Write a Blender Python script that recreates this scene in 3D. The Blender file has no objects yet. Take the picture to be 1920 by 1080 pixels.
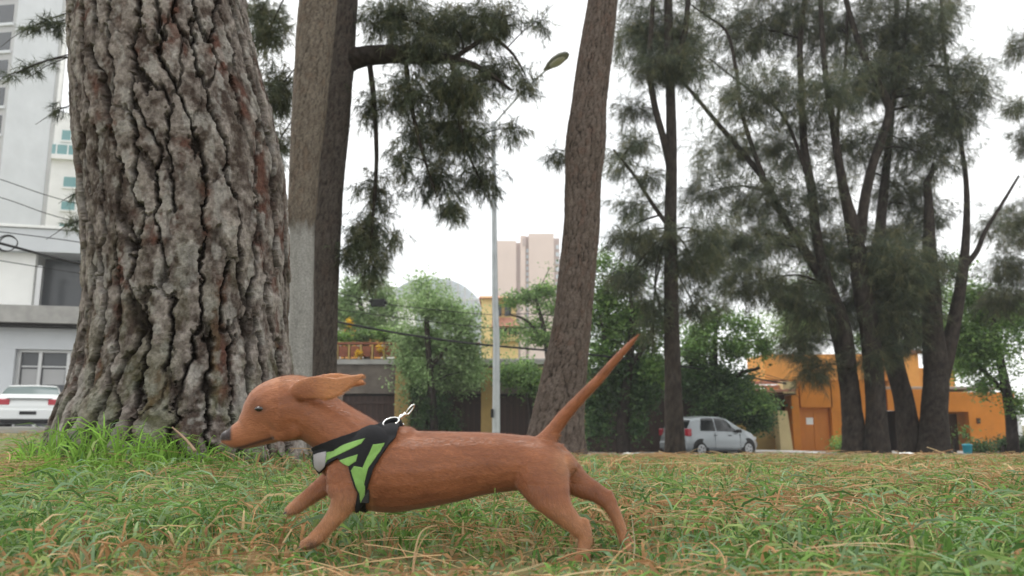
import bpy, bmesh, math, random
import numpy as np
from mathutils import Vector, Matrix
from mathutils.bvhtree import BVHTree

random.seed(7)
RNG = np.random.default_rng(7)
SC = bpy.context.scene
COL = SC.collection

# ------------------------------------------------------------------ camera
CAM_H = 0.205
FPX = 1493.0                       # focal length in pixels of a 1920 px wide frame (28 mm)
PITCH = math.atan(250 / FPX)
cam_d = bpy.data.cameras.new('camera')
cam = bpy.data.objects.new('camera', cam_d)
COL.objects.link(cam)
cam.location = (0, 0, CAM_H)
cam.rotation_euler = (math.pi / 2 + PITCH, 0, 0)
cam_d.lens = 28.0
cam_d.sensor_width = 36.0
cam_d.clip_start = 0.02
cam_d.clip_end = 2000
cam_d.dof.use_dof = True
cam_d.dof.focus_distance = 1.75
cam_d.dof.aperture_fstop = 6.3
SC.camera = cam

# ------------------------------------------------------------------ sky and sun (bright overcast)
SUN_EL, SUN_AZ = math.radians(57), math.radians(-58)     # azimuth from +Y towards +X
world = bpy.data.worlds.new('World')
SC.world = world
world.use_nodes = True
nt = world.node_tree
nt.nodes.clear()
w_out = nt.nodes.new('ShaderNodeOutputWorld')
w_bg = nt.nodes.new('ShaderNodeBackground')
w_sky = nt.nodes.new('ShaderNodeTexSky')
w_sky.sky_type = 'NISHITA'
w_sky.sun_disc = False
w_sky.sun_elevation = SUN_EL
w_sky.sun_rotation = SUN_AZ
w_tc = nt.nodes.new('ShaderNodeTexCoord')
w_n = nt.nodes.new('ShaderNodeTexNoise')
w_n.inputs['Scale'].default_value = 2.2
w_n.inputs['Detail'].default_value = 5
w_r = nt.nodes.new('ShaderNodeMapRange')
w_r.inputs['From Min'].default_value = 0.35
w_r.inputs['From Max'].default_value = 0.6
w_r.inputs['To Min'].default_value = 0.80
w_r.inputs['To Max'].default_value = 0.94
w_m = nt.nodes.new('ShaderNodeMix')
w_m.data_type = 'RGBA'
w_m.inputs['B'].default_value = (9.4, 9.45, 9.35, 1)
nt.links.new(w_tc.outputs['Generated'], w_n.inputs['Vector'])
nt.links.new(w_n.outputs['Fac'], w_r.inputs['Value'])
nt.links.new(w_r.outputs['Result'], w_m.inputs['Factor'])
nt.links.new(w_sky.outputs['Color'], w_m.inputs['A'])
nt.links.new(w_m.outputs['Result'], w_bg.inputs['Color'])
w_bg.inputs['Strength'].default_value = 0.12
nt.links.new(w_bg.outputs['Background'], w_out.inputs['Surface'])

sun_d = bpy.data.lights.new('sun', 'SUN')
sun_d.energy = 1.5
sun_d.angle = math.radians(18)
sun_d.color = (1.0, 0.96, 0.9)
sun = bpy.data.objects.new('sun', sun_d)
COL.objects.link(sun)
sd = Vector((math.sin(SUN_AZ) * math.cos(SUN_EL), math.cos(SUN_AZ) * math.cos(SUN_EL), math.sin(SUN_EL)))
sun.rotation_euler = sd.to_track_quat('Z', 'Y').to_euler()
sun.location = (-20, 0, 30)

SC.view_settings.view_transform = 'Standard'
SC.view_settings.look = 'None'
SC.view_settings.gamma = 1
SC.view_settings.exposure = 0.60
SC.cycles.use_denoising = True
SC.cycles.max_bounces = 6
SC.cycles.transparent_max_bounces = 8

# ------------------------------------------------------------------ helpers
CP, SP = math.cos(PITCH), math.sin(PITCH)
def at(px, py, Y):
    """the point of the place seen at pixel (px, py) of a 1920x1080 frame, Y metres ahead"""
    u, v = px - 960.0, 540.0 - py
    t = Y / (FPX * CP - v * SP)
    return np.array([u * t, Y, CAM_H + (FPX * SP + v * CP) * t])
def mpp(Y):
    return Y / FPX

def sstep(a, b, x):
    t = np.clip((np.asarray(x, float) - a) / (b - a), 0, 1)
    return t * t * (3 - 2 * t)

_ky = np.arange(-60, 400, 0.1)
_kd = np.interp(_ky, [-60, 1.5, 3, 5, 9, 14, 20, 28, 33, 40, 60, 400],
                [0, 0, .015, .06, .20, .43, .71, 1.08, 1.22, 1.28, 1.3, 1.3])
_kd = np.convolve(np.pad(_kd, 10, mode='edge'), np.ones(21) / 21, mode='valid')
TREE_X, TREE_Y = -1.405, 3.42
def ground(x, y):
    x, y = np.asarray(x, float), np.asarray(y, float)
    d = np.interp(y, _ky, _kd)
    w = 1 - 0.86 * sstep(-3.0, -12.0, x)
    z = -d * w
    r2 = (x - TREE_X) ** 2 + (y - TREE_Y) ** 2
    z = z + 0.125 * np.exp(-r2 / (2 * 0.50 ** 2))
    z = z + 0.012 * np.sin(x * 2.1 + 1.3) * np.sin(y * 1.7 + .4) * sstep(0.8, 2.5, y)
    return z

# value noise, periodic in u with integer period pu
def _h(ix, iy, s):
    n = (ix.astype(np.int64) * 374761393 + iy.astype(np.int64) * 668265263 + s * 974634541) & 0x7fffffff
    n = ((n ^ (n >> 13)) * 1274126177) & 0x7fffffff
    return ((n ^ (n >> 16)) & 0xffff) / 65535.0
def vnoise(u, v, s=0, pu=None):
    iu, iv = np.floor(u), np.floor(v)
    fu, fv = u - iu, v - iv
    fu, fv = fu * fu * (3 - 2 * fu), fv * fv * (3 - 2 * fv)
    i0, i1 = iu.astype(int), iu.astype(int) + 1
    if pu:
        i0, i1 = i0 % pu, i1 % pu
    j0 = iv.astype(int); j1 = j0 + 1
    a = _h(i0, j0, s) * (1 - fu) + _h(i1, j0, s) * fu
    b = _h(i0, j1, s) * (1 - fu) + _h(i1, j1, s) * fu
    return a * (1 - fv) + b * fv
def fnoise(u, v, s=0, pu=None, oct=4):
    t, amp, tot = 0, 1.0, 0
    for k in range(oct):
        t = t + amp * vnoise(u * 2 ** k, v * 2 ** k, s + k * 17, pu * 2 ** k if pu else None)
        tot += amp; amp *= 0.55
    return t / tot

# voronoi F1, F2 and cell id on a (u periodic, v) cell grid
def voro(u, v, pu, s=0, jit=0.85):
    iu, iv = np.floor(u).astype(int), np.floor(v).astype(int)
    f1 = np.full(u.shape, 9.0); f2 = np.full(u.shape, 9.0); cid = np.zeros(u.shape, np.int64)
    s1 = np.zeros(u.shape + (2,)); s2 = np.zeros(u.shape + (2,))
    for du in (-1, 0, 1):
        for dv in (-1, 0, 1):
            cu, cv = iu + du, iv + dv
            m = cu % pu
            su = cu + .5 + jit * (_h(m, cv, s) - .5)
            sv = cv + .5 + jit * (_h(m, cv, s + 5) - .5)
            d = np.sqrt((u - su) ** 2 + (v - sv) ** 2)
            near = d < f1
            sp_ = np.stack([su, sv], -1); sec = (d < f2) & ~near
            s2 = np.where(near[..., None], s1, np.where(sec[..., None], sp_, s2)); s1 = np.where(near[..., None], sp_, s1)
            f2 = np.where(near, f1, np.minimum(f2, d))
            cid = np.where(near, m + (cv + 500) * 10000, cid)
            f1 = np.where(near, d, f1)
    dd = np.abs(s2 - s1)
    voro.across = dd[..., 0] / (np.linalg.norm(dd, axis=-1) + 1e-9)      # 1 where the crack runs upright
    return f1, f2, cid

BASE = {}
def link(o, parent=None):
    COL.objects.link(o)
    if parent is not None:
        o.parent = parent
        BASE[o.name] = BASE[parent.name]
    return o
def tag(o, label=None, cat=None, group=None, kind=None):
    if label: o['label'] = label
    if cat: o['category'] = cat
    if group: o['group'] = group
    if kind: o['kind'] = kind
    return o
def thing(name, loc, label, cat, group=None):
    o = bpy.data.objects.new(name, None)
    o.empty_display_size = 0.1
    o.location = [float(c) for c in loc]
    COL.objects.link(o)
    BASE[o.name] = np.array([float(c) for c in loc])
    return tag(o, label, cat, group)

def mesh_data(name, V, F, mat, col=None, smooth=False):
    """V (n,3); F an (m,k) int array or a list of such arrays"""
    V = np.asarray(V, np.float32).reshape(-1, 3)
    Fs = F if isinstance(F, list) and len(F) and isinstance(F[0], np.ndarray) else [np.asarray(F, np.int32)]
    me = bpy.data.meshes.new(name)
    me.vertices.add(len(V))
    me.vertices.foreach_set('co', V.ravel())
    nl = sum(f.size for f in Fs); npoly = sum(len(f) for f in Fs)
    me.loops.add(nl)
    me.loops.foreach_set('vertex_index', np.concatenate([f.ravel() for f in Fs]).astype(np.int32))
    me.polygons.add(npoly)
    tot = np.concatenate([np.full(len(f), f.shape[1]) for f in Fs])
    st = np.concatenate([[0], np.cumsum(tot)[:-1]])
    me.polygons.foreach_set('loop_start', st.astype(np.int32))
    me.update(calc_edges=True)
    me.validate()
    me.polygons.foreach_set('use_smooth', np.full(len(me.polygons), bool(smooth)))
    if col is not None:
        a = me.attributes.new('Col', 'FLOAT_COLOR', 'POINT')
        c = np.ones((len(V), 4), np.float32)
        c[:, :3] = np.asarray(col, np.float32)
        a.data.foreach_set('color', c.ravel())
    me.materials.append(mat)
    return me
def mk(name, V, F, mat, parent=None, col=None, smooth=False):
    V = np.asarray(V, float).reshape(-1, 3)
    if parent is not None:
        V = V - BASE[parent.name]
    o = bpy.data.objects.new(name, mesh_data(name, V, F, mat, col, smooth))
    link(o, parent)
    if parent is None:
        BASE[o.name] = np.zeros(3)
    return o

class MB:
    """collects boxes, tubes and polygons into one mesh"""
    def __init__(s): s.V = []; s.F = {}; s.n = 0
    def add(s, V, F):
        V = np.asarray(V, float).reshape(-1, 3)
        F = F if isinstance(F, list) and len(F) and isinstance(F[0], np.ndarray) else [np.asarray(F, int)]
        for f in F:
            s.F.setdefault(f.shape[1], []).append(f + s.n)
        s.V.append(V); s.n += len(V)
        return s
    def box(s, lo, hi, rz=0, about=None):
        lo, hi = np.minimum(lo, hi), np.maximum(lo, hi)
        b = min(0.012, 0.12 * float((hi - lo).min()))
        V, F = bevel_box(lo, hi, b)
        if rz:
            c = np.asarray(about if about is not None else (lo + hi) / 2, float)
            V = rotz(V - c, rz) + c
        return s.add(V, F)
    def tube(s, pts, rad, n=8, cap=True):
        V, F = tube(pts, rad, n, cap)
        return s.add(V, F)
    def build(s, name, mat, parent=None, smooth=False, col=None):
        return mk(name, np.concatenate(s.V), [np.concatenate(v) for v in s.F.values()], mat, parent, col, smooth)

def rotz(V, a):
    c, s = math.cos(a), math.sin(a)
    V = np.asarray(V, float)
    return np.stack([V[..., 0] * c - V[..., 1] * s, V[..., 0] * s + V[..., 1] * c, V[..., 2]], -1)

_bb = {}
def bevel_box(lo, hi, b):
    """a box with chamfered edges, 24 verts"""
    lo, hi = np.asarray(lo, float), np.asarray(hi, float)
    V = []
    idx = {}
    for sx in (0, 1):
        for sy in (0, 1):
            for sz in (0, 1):
                c = np.array([hi[0] if sx else lo[0], hi[1] if sy else lo[1], hi[2] if sz else lo[2]])
                ins = np.array([-b if sx else b, -b if sy else b, -b if sz else b])
                for ax in range(3):
                    p = c + ins; p[ax] = c[ax]
                    idx[(sx, sy, sz, ax)] = len(V); V.append(p)
    Q, T = [], []
    for ax in range(3):
        o = [a for a in range(3) if a != ax]
        for s in (0, 1):
            q = []
            for (a, bb) in ((0, 0), (1, 0), (1, 1), (0, 1)):
                k = [0, 0, 0]; k[ax] = s; k[o[0]] = a; k[o[1]] = bb
                q.append(idx[(k[0], k[1], k[2], ax)])
            flip = (s == 1) != (ax != 1)
            Q.append(q[::-1] if flip else q)
    for ax in range(3):                     # edges along ax
        o = [a for a in range(3) if a != ax]
        for a in (0, 1):
            for bb in (0, 1):
                k0 = [0, 0, 0]; k1 = [0, 0, 0]
                k0[o[0]] = k1[o[0]] = a; k0[o[1]] = k1[o[1]] = bb
                k0[ax] = 0; k1[ax] = 1
                Q.append([idx[(*k0, o[0])], idx[(*k1, o[0])], idx[(*k1, o[1])], idx[(*k0, o[1])]])
    for sx in (0, 1):
        for sy in (0, 1):
            for sz in (0, 1):
                T.append([idx[(sx, sy, sz, 0)], idx[(sx, sy, sz, 1)], idx[(sx, sy, sz, 2)]])
    V = np.array(V); cen = V.mean(0)
    def out(f):
        a, b_, c_ = V[f[0]], V[f[1]], V[f[2]]
        return f if np.dot(np.cross(b_ - a, c_ - a), V[list(f)].mean(0) - cen) > 0 else f[::-1]
    return V, [np.array([out(q) for q in Q]), np.array([out(t) for t in T])]

def frames(P):
    P = np.asarray(P, float)
    T = np.gradient(P, axis=0)
    T /= np.linalg.norm(T, axis=1)[:, None] + 1e-12
    ref = np.array([1.0, 0, 0]) if abs(T[0][0]) < .8 else np.array([0, 1.0, 0])
    A = np.zeros_like(P)
    a = ref
    for i in range(len(P)):
        a = a - T[i] * a.dot(T[i]); a = a / (np.linalg.norm(a) + 1e-12)
        A[i] = a
    return T, A, np.cross(T, A)
def resample(P, n):
    """Catmull-Rom through the rows of P (any width), n rows, even along the first three columns"""
    P = np.asarray(P, float)
    Q = np.vstack([2 * P[0] - P[1], P, 2 * P[-1] - P[-2]])
    out = []
    for i in range(1, len(Q) - 2):
        t = np.linspace(0, 1, 12, endpoint=False)[:, None]
        p0, p1, p2, p3 = Q[i - 1], Q[i], Q[i + 1], Q[i + 2]
        out.append(.5 * (2 * p1 + (p2 - p0) * t + (2 * p0 - 5 * p1 + 4 * p2 - p3) * t ** 2 + (3 * p1 - p0 - 3 * p2 + p3) * t ** 3))
    out = np.vstack(out + [P[-1:]])
    d = np.concatenate([[0], np.cumsum(np.linalg.norm(np.diff(out[:, :3], axis=0), axis=1))])
    tt = np.linspace(0, d[-1], n)
    return np.stack([np.interp(tt, d, out[:, k]) for k in range(out.shape[1])], 1)
def tube(P, R, n=8, cap=True):
    P = np.asarray(P, float); R = np.broadcast_to(np.asarray(R, float), (len(P),))
    T, A, B = frames(P)
    th = np.linspace(0, 2 * np.pi, n, endpoint=False)
    V = P[:, None] + R[:, None, None] * (np.cos(th)[None, :, None] * A[:, None] + np.sin(th)[None, :, None] * B[:, None])
    m = len(P)
    i, j = np.meshgrid(np.arange(m - 1), np.arange(n), indexing='ij')
    a = i * n + j; b = i * n + (j + 1) % n
    F = np.stack([a, b, b + n, a + n], -1).reshape(-1, 4)
    V = V.reshape(-1, 3)
    Fs = [F]
    if cap:
        k = len(V)
        V = np.vstack([V, P[0], P[-1]])
        j = np.arange(n); j1 = (j + 1) % n
        Fs.append(np.concatenate([np.stack([np.full(n, k), j1, j], 1), np.stack([np.full(n, k + 1), (m - 1) * n + j, (m - 1) * n + j1], 1)]))
    return V, Fs

# ------------------------------------------------------------------ materials
def mat(name, col=(.5, .5, .5), rough=.8, attr=False, nscale=0, namt=.3, bump=0, bscale=40, spec=.3, transl=0, metal=0,
        coat=0, sheen=0, tint2=None, stretch=(1, 1, 1), emit=0):
    m = bpy.data.materials.new(name)
    m.use_nodes = True
    t = m.node_tree; N = t.nodes; L = t.links
    b = N['Principled BSDF']
    b.inputs['Roughness'].default_value = rough
    b.inputs['Specular IOR Level'].default_value = spec
    b.inputs['Metallic'].default_value = metal
    b.inputs['Coat Weight'].default_value = coat
    b.inputs['Sheen Weight'].default_value = sheen
    if attr:
        a = N.new('ShaderNodeAttribute'); a.attribute_name = 'Col'; src = a.outputs['Color']
    else:
        a = N.new('ShaderNodeRGB'); a.outputs[0].default_value = (*col, 1); src = a.outputs[0]
    vec = None
    if nscale or bump:
        tc = N.new('ShaderNodeTexCoord'); mp = N.new('ShaderNodeMapping')
        mp.inputs['Scale'].default_value = stretch
        L.new(tc.outputs['Object'], mp.inputs['Vector']); vec = mp.outputs['Vector']
    if nscale:
        n = N.new('ShaderNodeTexNoise'); n.inputs['Scale'].default_value = nscale
        n.inputs['Detail'].default_value = 6; n.inputs['Roughness'].default_value = .65
        L.new(vec, n.inputs['Vector'])
        r = N.new('ShaderNodeMapRange'); r.inputs['From Min'].default_value = .3; r.inputs['From Max'].default_value = .7
        L.new(n.outputs['Fac'], r.inputs['Value'])
        mx = N.new('ShaderNodeMix'); mx.data_type = 'RGBA'
        if tint2 is not None:
            mx.blend_type = 'MIX'; mx.inputs['B'].default_value = (*tint2, 1)
            L.new(r.outputs['Result'], mx.inputs['Factor']); L.new(src, mx.inputs['A'])
        else:
            r.inputs['To Min'].default_value = 1 - namt; r.inputs['To Max'].default_value = 1 + namt
            mx.blend_type = 'MULTIPLY'; mx.inputs['Factor'].default_value = 1
            L.new(src, mx.inputs['A']); L.new(r.outputs['Result'], mx.inputs['B'])
        src = mx.outputs['Result']
    L.new(src, b.inputs['Base Color'])
    if bump:
        n2 = N.new('ShaderNodeTexNoise'); n2.inputs['Scale'].default_value = bscale
        n2.inputs['Detail'].default_value = 5
        L.new(vec, n2.inputs['Vector'])
        bp = N.new('ShaderNodeBump'); bp.inputs['Strength'].default_value = 1; bp.inputs['Distance'].default_value = bump
        L.new(n2.outputs['Fac'], bp.inputs['Height']); L.new(bp.outputs['Normal'], b.inputs['Normal'])
    if transl:
        tr = N.new('ShaderNodeBsdfTranslucent'); L.new(src, tr.inputs['Color'])
        ms = N.new('ShaderNodeMixShader'); ms.inputs['Fac'].default_value = transl
        L.new(b.outputs[0], ms.inputs[1]); L.new(tr.outputs[0], ms.inputs[2])
        L.new(ms.outputs[0], N['Material Output'].inputs['Surface'])
    if emit:
        b.inputs['Emission Strength'].default_value = emit
    return m

M = {}
M['ground'] = mat('park_soil', (.12, .15, .05), .95, nscale=3.5, tint2=(.19, .15, .075), bump=.02, bscale=30)
M['blade'] = mat('grass_blade', attr=True, rough=.8, spec=.15, transl=.35)
M['needle_dry'] = mat('dry_needle', attr=True, rough=.7, spec=.25, transl=.15)
M['bark'] = mat('pine_bark', attr=True, rough=.95, spec=.15, nscale=60, namt=.4, bump=.004, bscale=150)
M['bark_far'] = mat('bark', attr=True, rough=.95, spec=.15, nscale=14, namt=.45, bump=.03, bscale=18, stretch=(1, 1, .4))
M['needle'] = mat('pine_needles', attr=True, rough=.7, spec=.2, transl=.3)
M['leaf'] = mat('leaves', attr=True, rough=.55, spec=.3, transl=.4)
M['asphalt'] = mat('asphalt', (.09, .09, .095), .9, nscale=2, namt=.25, bump=.004, bscale=120)
M['concrete'] = mat('concrete', (.36, .35, .33), .9, nscale=1.6, namt=.22, bump=.003, bscale=50)
M['pale_concrete'] = mat('pale_concrete', (.62, .61, .60), .9, nscale=1.2, namt=.15)
M['grey_wall'] = mat('weathered_wall', (.14, .118, .10), .9, nscale=1.3, namt=.45)
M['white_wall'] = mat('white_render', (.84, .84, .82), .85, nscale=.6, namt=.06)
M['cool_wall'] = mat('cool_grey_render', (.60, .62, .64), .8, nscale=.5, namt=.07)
M['grey_and_shaded_render'] = mat('grey_and_shaded_render', (.44, .44, .44), .85, nscale=.5, namt=.08)
M['orange'] = mat('orange_render', (.58, .21, .033), .85, nscale=.9, namt=.13, bump=.004, bscale=30)
M['orange_door'] = mat('orange_door_paint', (.55, .19, .035), .6, nscale=2, namt=.08)
M['orange_light'] = mat('light_orange_render', (.70, .32, .085), .85, nscale=.8, namt=.12)
M['ochre'] = mat('ochre_render', (.40, .27, .10), .85, nscale=1.2, namt=.2)
M['cream'] = mat('cream_render', (.62, .50, .27), .85, nscale=.8, namt=.12)
M['yellow'] = mat('yellow_render', (.80, .62, .30), .85, nscale=.6, namt=.08)
M['pink'] = mat('hazed_pink_stone', (.72, .58, .51), .85, nscale=.15, namt=.05)  # paleness of distant haze painted into the tower's colour
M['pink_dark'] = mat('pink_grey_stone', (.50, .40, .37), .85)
M['wood_and_shade'] = mat('gate_wood_and_wall_shade', (.050, .030, .024), .75, nscale=5, namt=.35, stretch=(1, 1, .15))
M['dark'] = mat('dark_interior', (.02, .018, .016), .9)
M['brown_dark'] = mat('brown_door', (.06, .03, .015), .7, nscale=2, namt=.2)
M['terracotta'] = mat('terracotta', (.24, .085, .05), .85, nscale=3, namt=.3)
M['tile'] = mat('roof_tile', (.52, .26, .18), .85, nscale=4, namt=.3)
M['glass'] = mat('window_glass', (.03, .04, .045), .08, spec=.6)
M['glass_teal'] = mat('teal_window_glass', (.16, .34, .35), .15, spec=.6)
M['glass_grey'] = mat('dark_grey_glass', (.075, .08, .088), .2, spec=.5)
M['glass_blue'] = mat('hazed_blue_glass', (.56, .61, .66), .35, spec=.5, nscale=.2, namt=.2)  # base colour faded to paint distant haze over the glass
M['alu'] = mat('aluminium', (.55, .55, .55), .4, metal=.6)
M['steel'] = mat('galvanised_steel', (.40, .42, .44), .5, metal=.45, nscale=4, namt=.15)
M['lamp_body'] = mat('lamp_housing', (.20, .205, .19), .6)
M['lamp_glass'] = mat('lamp_lens', (.40, .39, .32), .4)
M['cable'] = mat('cable_rubber', (.02, .02, .022), .7)
M['paper'] = mat('paper', (.82, .82, .80), .8)
M['teal'] = mat('teal_plastic', (.03, .30, .38), .5)
M['silver'] = mat('silver_car_paint', (.36, .39, .41), .35, metal=.35, coat=.4)
M['white_paint'] = mat('white_car_paint', (.80, .82, .81), .3, coat=.5)
M['car_glass'] = mat('car_glass', (.015, .018, .02), .08, spec=.6)
M['car_glass_pale'] = mat('car_rear_glass', (.10, .14, .135), .1, spec=.8)
M['tyre'] = mat('tyre_rubber', (.015, .015, .015), .85)
M['rim'] = mat('wheel_rim', (.42, .43, .44), .4, metal=.6)
M['red_lens'] = mat('red_lens', (.45, .03, .05), .25, spec=.6)
M['trim'] = mat('black_trim', (.02, .02, .02), .6)
M['plate'] = mat('plate', (.25, .27, .26), .5)
M['yellow_flower'] = mat('yellow_petals', (.75, .48, .03), .6, transl=.3)
# ------------------------------------------------------------------ ground, road, kerb, driveway
def grid_faces(n, m):
    i, j = np.meshgrid(np.arange(n - 1), np.arange(m - 1), indexing='ij')
    a = i * m + j
    return np.stack([a, a + m, a + m + 1, a + 1], -1).reshape(-1, 4)
gx = np.sinh(np.linspace(-5.74, 5.74, 260)) * 1.6
gy = np.concatenate([np.linspace(-40, -1, 14), np.linspace(-.5, 8, 70), np.linspace(8.3, 45, 100), np.geomspace(48, 300, 16)])
GX, GY = np.meshgrid(gx, gy, indexing='ij')
GZ = ground(GX, GY)
tag(mk('ground', np.stack([GX, GY, GZ], -1), grid_faces(len(gx), len(gy))[:, ::-1], M['ground'], smooth=True)
    if False else mk('ground', np.stack([GX, GY, GZ], -1), grid_faces(len(gx), len(gy)), M['ground'], smooth=True), kind='structure')

def sheet(name, near, far, material, lift, xs, rows=14, cat=None):
    """a strip of paving between two polylines (x -> y), draped on the ground"""
    X = np.asarray(xs, float)
    yn = np.interp(X, *zip(*near)); yf = np.interp(X, *zip(*far))
    t = np.linspace(0, 1, rows)
    Yg = yn[:, None] + (yf - yn)[:, None] * t
    Xg = np.repeat(X[:, None], rows, 1)
    Z = ground(Xg, Yg) + lift
    return tag(mk(name, np.stack([Xg, Yg, Z], -1), grid_faces(len(X), rows), material, smooth=True), kind='structure')
ROAD_N = [(-60, 13), (-14, 20.5), (-7, 26.6), (60, 27.4)]
ROAD_F = [(-60, 27), (-8, 32.2), (60, 32.6)]
xs = np.linspace(-60, 60, 200)
sheet('road', ROAD_N, ROAD_F, M['asphalt'], .04, xs)
sheet('pavement', [(x, y - .02) for x, y in ROAD_F], [(-60, 36.0), (60, 36.0)], M['concrete'], .16, xs)
# kerb stones along both road edges, one step each
def kerb(line, side, name):
    mb = MB()
    X = np.linspace(-40, 40, 161)
    Yl = np.interp(X, *zip(*line))
    n = len(X)
    prof = [(-.09, -.05), (-.09, .15), (-.075, .165), (.075, .165), (.09, .15), (.09, -.05)]
    V = np.array([[[x, y + dy * 1.0 + side * .09, ground(x, y) + dz] for dy, dz in prof] for x, y in zip(X, Yl)])
    mb.add(V.reshape(-1, 3), grid_faces(n, len(prof))[:, ::-1])
    return tag(mb.build(name, M['concrete']), kind='structure')
kerb(ROAD_N, -1, 'kerb')
kerb(ROAD_F, 1, 'kerb')
# light concrete apron in front of the orange house, sloping over the pavement to the road
d0, d1 = at(1400, 850, 30.0)[0], at(1575, 850, 30.0)[0]
X = np.linspace(d0, d1 + .3, 12)
Yl = np.linspace(28.2, 36.2, 14)
Xg, Yg = np.meshgrid(X, Yl, indexing='ij')
Zg = ground(Xg, Yg) + .07 + .13 * sstep(31.5, 33.0, Yg)
tag(mk('driveway', np.stack([Xg, Yg, Zg], -1), grid_faces(12, 14), M['pale_concrete'], smooth=True), kind='structure')

# ------------------------------------------------------------------ trees: trunks
def stem_px(pts, Y, n):
    """pts: (px, py, width_px[, dY]) -> rows x y z r"""
    rows = []
    for p in pts:
        y = Y + (p[3] if len(p) > 3 else 0)
        rows.append([*at(p[0], p[1], y), p[2] * .5 * mpp(y)])
    return resample(np.array(rows), n)

BK = dict(pine=[(.30, .26, .235), (.17, .125, .10), (.20, .095, .065), (.055, .043, .036)],
          dark=[(.055, .045, .039), (.030, .024, .020), (.038, .026, .02), (.012, .010, .009)],
          mid=[(.165, .132, .113), (.085, .064, .053), (.10, .06, .046), (.024, .019, .016)],
          dusk=[(.10, .085, .075), (.058, .047, .041), (.065, .046, .038), (.022, .018, .016)],
          grey=[(.20, .17, .14), (.125, .10, .08), (.13, .09, .065), (.04, .032, .027)])

def bark_stem(name, rows, parent, pal, nu=28, plate=(.07, .16), depth=.012, seed=1, material=None, flare=None, white=None):
    """a stem whose bark plates are raised from the surface; white: (z_top, colour) gives a painted foot"""
    P, R = rows[:, :3], rows[:, 3].copy()
    nv = len(P)
    T, A, B = frames(P)
    th = np.linspace(0, 2 * np.pi, nu, endpoint=False)
    s = np.concatenate([[0], np.cumsum(np.linalg.norm(np.diff(P, axis=0), axis=1))])
    pu = max(4, int(round(2 * np.pi * R.mean() / plate[0])))
    U = np.repeat((th / (2 * np.pi) * pu)[None], nv, 0)
    Vv = np.repeat((s / plate[1])[:, None], nu, 1)
    wu = U + 1.1 * (fnoise(U * 1, Vv * 1.5, seed, pu, 4) - .5)
    wv = Vv + 1.1 * (fnoise(U * 1, Vv * 1.2, seed + 9, pu, 4) - .5)
    f1, f2, cid = voro(wu, wv, pu, seed)
    e = f2 - f1
    hgt = 1 - (1 - sstep(.02, .24, e)) * (.25 + .75 * sstep(.35, .85, voro.across)) * (.35 + .9 * fnoise(U * .7, Vv * .5, seed + 15, None, 3))
    ter = np.floor(fnoise(U * 2, Vv * 3, seed + 3, pu * 2, 3) * 6) / 6
    Rr = np.repeat(R[:, None], nu, 1) * (1 + .16 * (fnoise(np.cos(th)[None] * 1.2 + 5 + 0 * Vv, s[:, None] * 1.4 + np.sin(th)[None], seed + 21, None, 3) - .5))
    if flare:
        z0, hh, amp, k, ph = flare
        lob = np.maximum(0, np.cos(k * th + ph))[None] ** 1.5
        Rr = Rr * (1 + amp * lob * np.exp(-(P[:, 2] - z0) / hh)[:, None])
    wmask = None
    if white:
        wmask = 1 - sstep(-.13, .13, P[:, 2][:, None] - white[0] + .28 * (fnoise(U * 1.2, Vv * .8, seed + 12, None, 4) - .5))
        hgt = hgt * (1 - .8 * wmask)
    Rd = Rr + depth * (hgt - .6) + depth * .6 * (ter - .5) * (1 if wmask is None else 1 - wmask)
    V = P[:, None] + Rd[..., None] * (np.cos(th)[None, :, None] * A[:, None] + np.sin(th)[None, :, None] * B[:, None])
    i, j = np.meshgrid(np.arange(nv - 1), np.arange(nu), indexing='ij')
    a = i * nu + j; b = i * nu + (j + 1) % nu
    F = np.stack([a, b, b + nu, a + nu], -1).reshape(-1, 4)
    pal = np.array(BK[pal])
    h1 = _h(cid % 10000, cid // 10000, seed + 2)
    k = fnoise(U * 1.5, Vv * 2, seed + 4, pu * 2 // 2 * 2 if pu else None, 4)
    tone = np.clip(.5 * h1 + .9 * k + .5 * ter - .45, 0, 1)[..., None]
    c = pal[1] * (1 - tone) + pal[0] * tone
    red = sstep(.62, .8, h1 * .55 + .5 * fnoise(U, Vv * .8, seed + 6, pu, 3))[..., None] * .55
    c = c * (1 - red) + pal[2] * red
    c = c * hgt[..., None] + pal[3] * (1 - hgt[..., None])
    if wmask is not None:
        patch = (.75 + .4 * fnoise(U * 2, Vv * .8, seed + 8, pu * 2, 4))[..., None]
        wm = (wmask * sstep(.1, .3, wmask))[..., None]
        c = c * (1 - wm) + np.array(white[1]) * patch * wm
    return mk(name, V.reshape(-1, 3), F, material or M['bark_far'], parent, c.reshape(-1, 3), True)

# --- the large pine in front: its bark plates are pieces of their own
big_rows = []
for (px, py, w) in [(344, 905, 450), (345, 840, 436), (346, 790, 416), (351, 735, 394), (354, 660, 376), (357, 580, 368), (356, 450, 368), (343, 300, 374),
                    (318, 150, 356), (299, 0, 334), (282, -160, 318), (265, -360, 300)]:
    big_rows.append([*at(px, py, TREE_Y), w * .5 * mpp(TREE_Y) * .985])
big_rows = np.array(big_rows)
bt = resample(big_rows, 620)
tree_base = np.array([bt[0, 0], TREE_Y, float(ground(bt[0, 0], TREE_Y))])
big_pine = thing('pine_tree', tree_base, 'huge pine trunk with deeply cracked grey and brown bark plates behind the dog\'s head', 'tree')
nv = len(bt)
P, R = bt[:, :3], bt[:, 3]
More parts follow.
